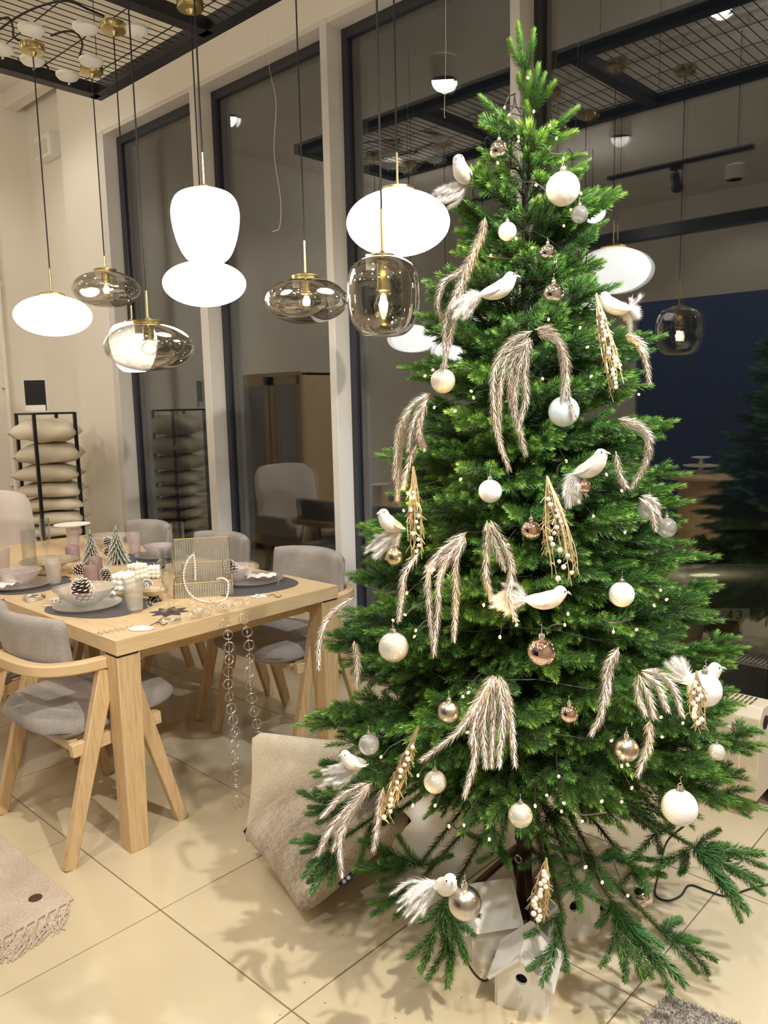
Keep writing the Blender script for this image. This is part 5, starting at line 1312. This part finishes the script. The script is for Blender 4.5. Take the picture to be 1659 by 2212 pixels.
# ------------------------------------------------------------------ white feather birds
def bird_mesh():
    sp = [(-.048, .0, .0, .004), (-.04, 0, .002, .010), (-.024, 0, .004, .018), (-.004, 0, .008, .0225), (.013, 0, .017, .0235), (.024, 0, .027, .0212), (.030, 0, .036, .0182), (.034, 0, .0435, .0172), (.039, 0, .0500, .0142), (.0425, 0, .0545, .006)]
    P = crv([Vector(s_[:3]) for s_ in sp], 3); rr = np.interp(np.linspace(0, len(sp)-1, len(P)), range(len(sp)), [s_[3] for s_ in sp])
    return MB().tube(P, list(rr), 18)
BM = None
def bird(px, py, head, pitch, tx_, ty_, sc, label, k=1.03):
    """px,py: body centre; head: (right, towards camera) heading; pitch: extra upward tilt; tx_,ty_: where the plume ends"""
    global BM
    p = on_tree(px, py, k); d = depth(p)
    tl = Pd(tx_, ty_, d+.03); t = thing('feather_bird', label, 'bird', p, group='white feather birds on the tree')
    rr = Vector(tuple(_r)); rr.z = 0; rr.normalize(); cc = Vector((-_d[0], -_d[1], 0)).normalized(); fwd = (rr*head[0]+cc*head[1]).normalized()
    z = Vector((0, 0, 1)); y = z.cross(fwd); pr = Matrix.Rotation(-math.radians(pitch), 3, y); fwd = pr @ fwd; z = pr @ z; Mx = Matrix.Identity(4)
    for i in range(3): Mx[i][0] = fwd[i]*sc; Mx[i][1] = y[i]*sc; Mx[i][2] = z[i]*sc
    t.matrix_world = Matrix.Translation(p) @ Mx @ Matrix.Translation((0, 0, -.022))
    if BM is None:
        o1 = bird_mesh().build('body', 'birdb', t); o2 = MB().tube([(.049, 0, .047), (.056, 0, .0455), (.061, 0, .0425)], [.0042, .0025, .0004], 8).build('beak', 'beak', t)
        o1.modifiers.new('sm', 'SUBSURF').levels = 1
        e_ = []
        for sy in (-1, 1):
            e_.append(MB().ball((.0430, sy*.0130, .0495), .0022, 8).build('eye', 'eye', t))
            wg = MB(); wv_ = [(.012, sy*.0205, .026), (-.002, sy*.0245, .018), (-.03, sy*.0195, .006), (-.055, sy*.009, -.002), (-.03, sy*.022, -.002), (-.004, sy*.0245, .004), (.010, sy*.0235, .012)]
            wg.add(wv_+[(a, b_*1.09, c_) for a, b_, c_ in wv_], [tuple(range(7)), tuple(range(7, 14))[::-1]]+[(i, (i+1) % 7, 7+(i+1) % 7, 7+i) for i in range(7)], True); e_.append(wg.build('wing', 'feather', t))
        BM = [o1, o2]+e_
    else:
        for o in BM: q_ = o.copy(); C.objects.link(q_); q_.parent = t
    # tail plume towards the photographed tail tip
    inv = t.matrix_world.inverted(); te = inv @ tl; b0_ = Vector((-.038, 0, .002)); rnd = np.random.default_rng(int(px)); V = []
    L = (te-b0_).length
    st = []; wd_ = .017/sc
    for s_ in range(34):
        off = Vector((rnd.normal(0, 1), rnd.normal(0, 1), rnd.normal(0, 1)))*wd_*.75; lf = rnd.uniform(.6, 1.0); c1 = b0_.lerp(te, .5)+off*.7+(b0_-te).cross(Vector((0, 1, 0))).normalized()*L*.06; e1_ = b0_.lerp(te, lf)+off*.9
        path = [tuple(q_) for q_ in crv([b0_, c1, e1_], 4)]
        st.append(needle_strip(path, int(L*lf/.00042), .022/sc, .0008, 38, 22, 0, 0, rnd, bend=.25, jl=.6, s0=.03))
    link('tail_feather', needle_mesh('tail', st, MB(), 'feather', 'feather'), t)
    return t
bird(1000, 368, (-.35, .7), -2, 948, 432, .86, 'white feather bird perched high on the left side of the tree top', .98)
bird(1075, 618, (.9, .25), -2, 992, 678, .86, 'white feather bird with long tail facing right in the upper tree')
bird(1274, 1002, (.55, .55), 5, 1240, 1072, .86, 'white feather bird above the fan of pearls at right centre')
bird(845, 1125, (-.55, .5), 6, 815, 1190, .8, 'white feather bird sitting on the left edge of the tree', .98)
bird(1178, 1288, (.9, .2), -14, 1080, 1296, .84, 'white feather bird facing right, left of the lower white bauble')
bird(764, 1640, (-.7, .5), 4, 712, 1676, .72, 'white feather bird on the lower left branch in front of the cream cushion', 1.0)
bird(962, 1905, (.25, .8), 4, 880, 1958, .84, 'white feather bird on the lowest front branch', 1.0)
bird(1515, 1458, (.8, .3), 0, 1460, 1442, .84, 'white feather bird at the far right lower edge', 1.0)
bird(1330, 655, (-.7, -.4), 0, 1362, 682, .8, 'white feather bird whose plume shows at the upper right edge', .93)

# ------------------------------------------------------------------ champagne glitter sprays
def spray(strands, label, k=1.05, bias=0.0):
    o0 = on_tree(*strands[0][0], k); t = thing('glitter_spray', label, 'glitter spray', o0, group='champagne glitter sprays'); rnd = np.random.default_rng(int(strands[0][0][0]))
    for s_ in strands:
        ps = []; k0 = k+rnd.uniform(-.02, .03)
        ds = [depth(on_tree(a, b, k0)) for a, b in s_]
        for i, (a, b) in enumerate(s_): ps.append(Pd(a, b, min(ds[i], ds[0]+.04)-.012*i/len(s_)-bias))
        pth = crv(ps, 5); ln = sum((pth[i+1]-pth[i]).length for i in range(len(pth)-1)); loc = [tuple(q_-o0) for q_ in pth]
        st = MB(); st.tube(loc, .0016, 5, cap=False)
        S1 = needle_strip(loc, int(ln/.00055), .024, .0019, 44, 34, .5, .5, rnd, bend=.25)
        link('strand', needle_mesh('strand', [S1], st, 'champ', 'sprig'), t)
spray([[(1150, 715), (1100, 742), (1068, 800), (1066, 880), (1078, 950), (1098, 1010)], [(1140, 728), (1105, 790), (1106, 870), (1122, 930), (1134, 978)], [(1142, 730), (1122, 790), (1112, 870), (1118, 920)], [(1145, 730), (1135, 800), (1136, 860), (1120, 925)], [(1150, 735), (1095, 770), (1080, 850), (1078, 940)],
       [(1155, 712), (1190, 716), (1222, 770), (1224, 840), (1238, 900)], [(1160, 718), (1205, 740), (1218, 800), (1216, 865)]], 'champagne glitter spray arching over the pale blue bauble')
spray([[(1048, 470), (1036, 520), (1000, 580), (960, 610), (945, 660), (962, 705)], [(1040, 500), (1012, 570), (982, 640), (962, 700), (962, 790)], [(1030, 540), (1003, 610), (985, 670), (970, 740), (955, 800)]], 'champagne glitter spray falling down the upper left edge', 1.02)
spray([[(930, 850), (890, 880), (862, 930), (852, 1030)], [(925, 860), (895, 910), (882, 970)], [(918, 865), (905, 930), (915, 965)], [(880, 890), (862, 990), (858, 1075)], [(900, 960), (880, 1010), (872, 1050)]], 'champagne glitter spray at the left edge beside the pearly bauble', 1.02)
spray([[(1008, 1150), (955, 1190), (925, 1240), (928, 1320), (938, 1410)], [(1005, 1155), (972, 1200), (950, 1250), (945, 1330), (938, 1400)], [(1005, 1160), (985, 1210), (985, 1290), (980, 1380)], [(1000, 1165), (965, 1200), (930, 1225)]], 'champagne glitter spray left of centre above the lower left lights')
spray([[(1052, 1125), (1052, 1180), (1050, 1240), (1060, 1290)], [(1060, 1125), (1090, 1180), (1105, 1230), (1098, 1280), (1112, 1335)], [(1056, 1130), (1070, 1180), (1088, 1225)]], 'champagne glitter spray just above the right-facing lower bird')
spray([[(1065, 1458), (1030, 1520), (990, 1580), (915, 1640)], [(1065, 1460), (1030, 1560), (1025, 1640), (1005, 1715)], [(1068, 1460), (1045, 1560), (1048, 1650)], [(1072, 1460), (1065, 1560), (1062, 1650)], [(1078, 1460), (1085, 1550), (1078, 1650)], [(1082, 1462), (1100, 1530), (1112, 1650)], [(1070, 1462), (1035, 1530), (1018, 1600)]], 'largest champagne glitter bunch in the lower middle of the tree')
spray([[(1337, 1398), (1312, 1440), (1306, 1500), (1298, 1545), (1280, 1582)], [(1335, 1402), (1318, 1450), (1312, 1510)]], 'single champagne glitter strand pair right of the rose bauble')
spray([[(1385, 1448), (1425, 1458), (1455, 1490), (1472, 1540)], [(1385, 1452), (1418, 1480), (1440, 1530)], [(1382, 1458), (1400, 1500), (1412, 1545)], [(1380, 1458), (1378, 1500), (1392, 1540)], [(1405, 1555), (1400, 1610), (1380, 1670)]], 'champagne glitter bunch at the lower right above the satin bauble')
spray([[(1335, 905), (1375, 918), (1402, 945), (1398, 990), (1385, 1020), (1366, 1052)], [(1340, 908), (1392, 940), (1400, 985)], [(1330, 975), (1338, 1020), (1350, 1048)]], 'champagne glitter spray at the right edge level with the head-down bird')
spray([[(1352, 722), (1382, 742), (1395, 780), (1402, 825)], [(1350, 725), (1372, 738), (1385, 760)]], 'small champagne glitter spray at the upper right edge', 1.0)
spray([[(1385, 1070), (1410, 1085), (1425, 1120)], [(1380, 1075), (1405, 1100), (1415, 1140)]], 'small champagne glitter spray over the clear baubles on the right', 1.02)
spray([[(805, 1690), (760, 1735), (715, 1790), (690, 1840)], [(800, 1695), (755, 1760), (735, 1820), (738, 1885)], [(800, 1700), (745, 1770), (722, 1830)], [(795, 1690), (740, 1720), (700, 1760)]], 'champagne glitter spray hanging in front of the taupe cushion', 1.02)
spray([[(905, 1195), (875, 1240), (868, 1290), (862, 1335)]], 'single champagne glitter strand at the left below the champagne bauble', 1.0)
spray([[(765, 1290), (715, 1330), (692, 1380), (688, 1440)], [(765, 1385), (772, 1430), (770, 1480)]], 'champagne glitter strand beside the table leg at the left edge', 1.0)
spray([[(828, 1700), (818, 1760), (808, 1830)]], 'thin champagne glitter strand below the lower left pearls', 1.02)

# ------------------------------------------------------------------ pearl sprays
def pearl_spray(x0, y0, x1, y1, spread, n, npearl, label, k=1.06, seed=0):
    o0 = on_tree(x0, y0, k); d0 = depth(o0); t = thing('pearl_spray', label, 'pearl spray', o0, group='gold twig sprays with pearls'); rnd = random.Random(seed); tw = MB(); ends = []
    d1 = min(depth(on_tree(x1, y1, k)), d0+.03)
    pearls = []
    for i in range(n):
        f1 = rnd.uniform(.45, 1.0); off = rnd.uniform(-1, 1)*spread; pts = []; dd_ = rnd.uniform(-.015, .015)
        for j in range(6):
            f = j/5*f1; w_ = math.sin(min(1, f*1.15)*PI*.62); pts.append(Pd(x0+(x1-x0)*f+off*w_+rnd.uniform(-2, 2), y0+(y1-y0)*f+rnd.uniform(-3, 3), d0+(d1-d0)*f+dd_*w_)-o0)
        P_ = crv(pts, 3); tw.tube(P_, .0011, 4, cap=False)
        for q_ in range(10):
            b_ = P_[rnd.randint(4, len(P_)-1)]; tw.tube([b_, b_+Vector((rnd.uniform(-.012, .012), rnd.uniform(-.012, .012), -rnd.uniform(.008, .022)))], .0009, 4, cap=False)
        pearls += [P_[rnd.randint(4, len(P_)-1)] for _ in range(2)]
    tw.build('twigs', 'sprig', t)
    rnd.shuffle(pearls); pm = None
    for i in range(npearl):
        p = pearls[i % len(pearls)]; f = (i+.5)/npearl
        cpt = Pd(x0+(x1-x0)*(.18+.78*f)+rnd.uniform(-.6, .6)*spread*math.sin(min(1, .25+f)*2.0), y0+(y1-y0)*(.18+.78*f), d0+(d1-d0)*f-.012)-o0
        if pm is None: o = MB().ball((0, 0, 0), .0056, 14).build('pearl', 'pearl', t); pm = o
        else: o = pm.copy(); C.objects.link(o)
        o.location = cpt; s_ = rnd.uniform(.8, 1.1); o.scale = (s_, s_, s_)
pearl_spray(1288, 635, 1336, 850, 17, 16, 18, 'gold twig spray with pearls hanging at the upper right, longest one', seed=1)
pearl_spray(893, 1010, 898, 1205, 16, 14, 12, 'gold twig spray with pearls on the left side above the champagne bauble', 1.02, seed=2)
pearl_spray(1182, 1030, 1222, 1265, 38, 24, 15, 'fan-shaped gold twig spray with pearls right of centre', seed=3)
pearl_spray(1505, 1450, 1508, 1570, 18, 12, 13, 'gold twig spray with pearls over the white bauble at far right', seed=4)
pearl_spray(903, 1570, 826, 1780, 15, 15, 13, 'gold twig spray with pearls slanting at the lower left', seed=5)
pearl_spray(1180, 1855, 1158, 1995, 20, 18, 17, 'gold twig spray with pearls hanging lowest, right of the trunk', 1.0, seed=6)

# ------------------------------------------------------------------ fairy lights
BULBS = [(1202,299),(1187,271),(1140,168),(1090,232),(1100,248),(1153,241),(1120,296),(1120,305),(1075,352),(1217,343),(1158,400),(1255,418),(1233,453),(1115,515),(1150,535),(1060,552),(1218,488),(1200,565),(1172,818),(1277,813),(1340,788),(1269,750),(1253,708),(1380,852),(1023,859),(983,888),(938,880),(935,799),(918,812),(1223,996),(995,1035),(1343,1060),(1310,1025),(1282,1115),(1350,1150),(880,1065),(890,1078),(872,1103),(1098,1177),(1192,1057),(938,1230),(879,1281),(875,1328),(849,1340),(895,1375),(1045,1307),(1094,1318),(1116,1350),(1220,1350),(1227,1326),(1325,1365),(1375,1360),(1413,1308),(1440,1295),(1427,1275),(1080,1376),(898,1362),(1028,1607),(1010,1582),(1000,1505),(1012,1496),(980,1592),(823,1635),(903,1675),(846,1738),(892,1740),(940,1740),(1002,1783),(970,1785),(1057,1813),(1207,1677),(1181,1718),(1156,1741),(1218,1735),(1213,1753),(1300,1731),(1258,1774),(1343,1732),(1365,1702),(1321,1600),(1430,1592),(1428,1549),(1475,1562),(1356,1652),(1343,1655),(1265,1873),(1301,1906),(1356,1935),(1018,845),(1185,690),(1290,660),(1060,640)]
FL0 = Vector((TRX, TRY, 1.2))
t = thing('string_lights', 'warm white fairy lights on a dark wire wound round the tree', 'string lights', FL0)
fb0 = None; BP = []
for i, (x, y) in enumerate(BULBS):
    p = on_tree(x, y, 1.01); p = Pd(x, y, depth(p)-.004); BP.append(p)
    if fb0 is None: o = MB().ball((0, 0, 0), .0030, 8, sc=(1, 1, 1.4)).build('bulb', 'fairy', t); fb0 = o
    else: o = fb0.copy(); C.objects.link(o)
    o.location = p-FL0; o.rotation_euler = (random.uniform(-1, 1), random.uniform(-1, 1), 0)
for i in range(0, len(BP), 5):
    l = bpy.data.lights.new('fairy_light_glow', 'POINT'); l.energy = .22; l.color = (1, .62, .25); l.shadow_soft_size = .006
    o = bpy.data.objects.new('fairy_light_glow', l); C.objects.link(o); o.location = BP[i]+(Vector((TRX, TRY, BP[i].z))-BP[i]).normalized()*-.012
# the wire spirals just inside the tips; short drops lead to the bulbs
wm = MB(); sp_ = []; z = 2.22; a = 0
while z > .66:
    r = Rad(z)*.66; sp_.append(Vector((TRX+r*math.cos(a), TRY+r*math.sin(a), z+.02*math.sin(a*5)))-FL0); a += .28; z -= .0052+.0*z
wm.tube(sp_, .0014, 4, cap=False); wm.build('spiral_wire', 'cable', t)
wd_ = MB()
for i, p in enumerate(BP):
    q_ = Vector((TRX, TRY, p.z)); d_ = (q_-p).normalized(); wd_.tube([p-FL0+d_*.004, p-FL0+d_*.03+Vector((0, 0, .012)), p-FL0+d_*.09+Vector((.01, 0, .02))], .0012, 4, cap=False)
for pts in ([(1112, 205), (1108, 232), (1095, 246)], [(1112, 205), (1115, 228), (1124, 244)], [(1090, 230), (1098, 210), (1114, 202)], [(1223, 996), (1205, 1010), (1205, 1060), (1213, 1090)], [(1192, 1057), (1206, 1055)], [(1040, 552), (1120, 560), (1190, 545), (1203, 580)], [(1300, 1336), (1325, 1345), (1368, 1337)], [(1325, 1345), (1325, 1362)], [(1407, 1278), (1415, 1292), (1432, 1302)], [(1235, 1745), (1260, 1760), (1310, 1755)], [(975, 1775), (985, 1790), (1000, 1785)], [(1160, 1345), (1180, 1358), (1195, 1350), (1216, 1348)], [(1100, 1178), (1080, 1190)]):
    P_ = [on_tree(x, y, 1.03) for x, y in pts]; wd_.tube(crv([q_-FL0 for q_ in P_], 4), .0016, 5)
tag(wd_.build('lead_wire', 'cable', t), kind='stuff')
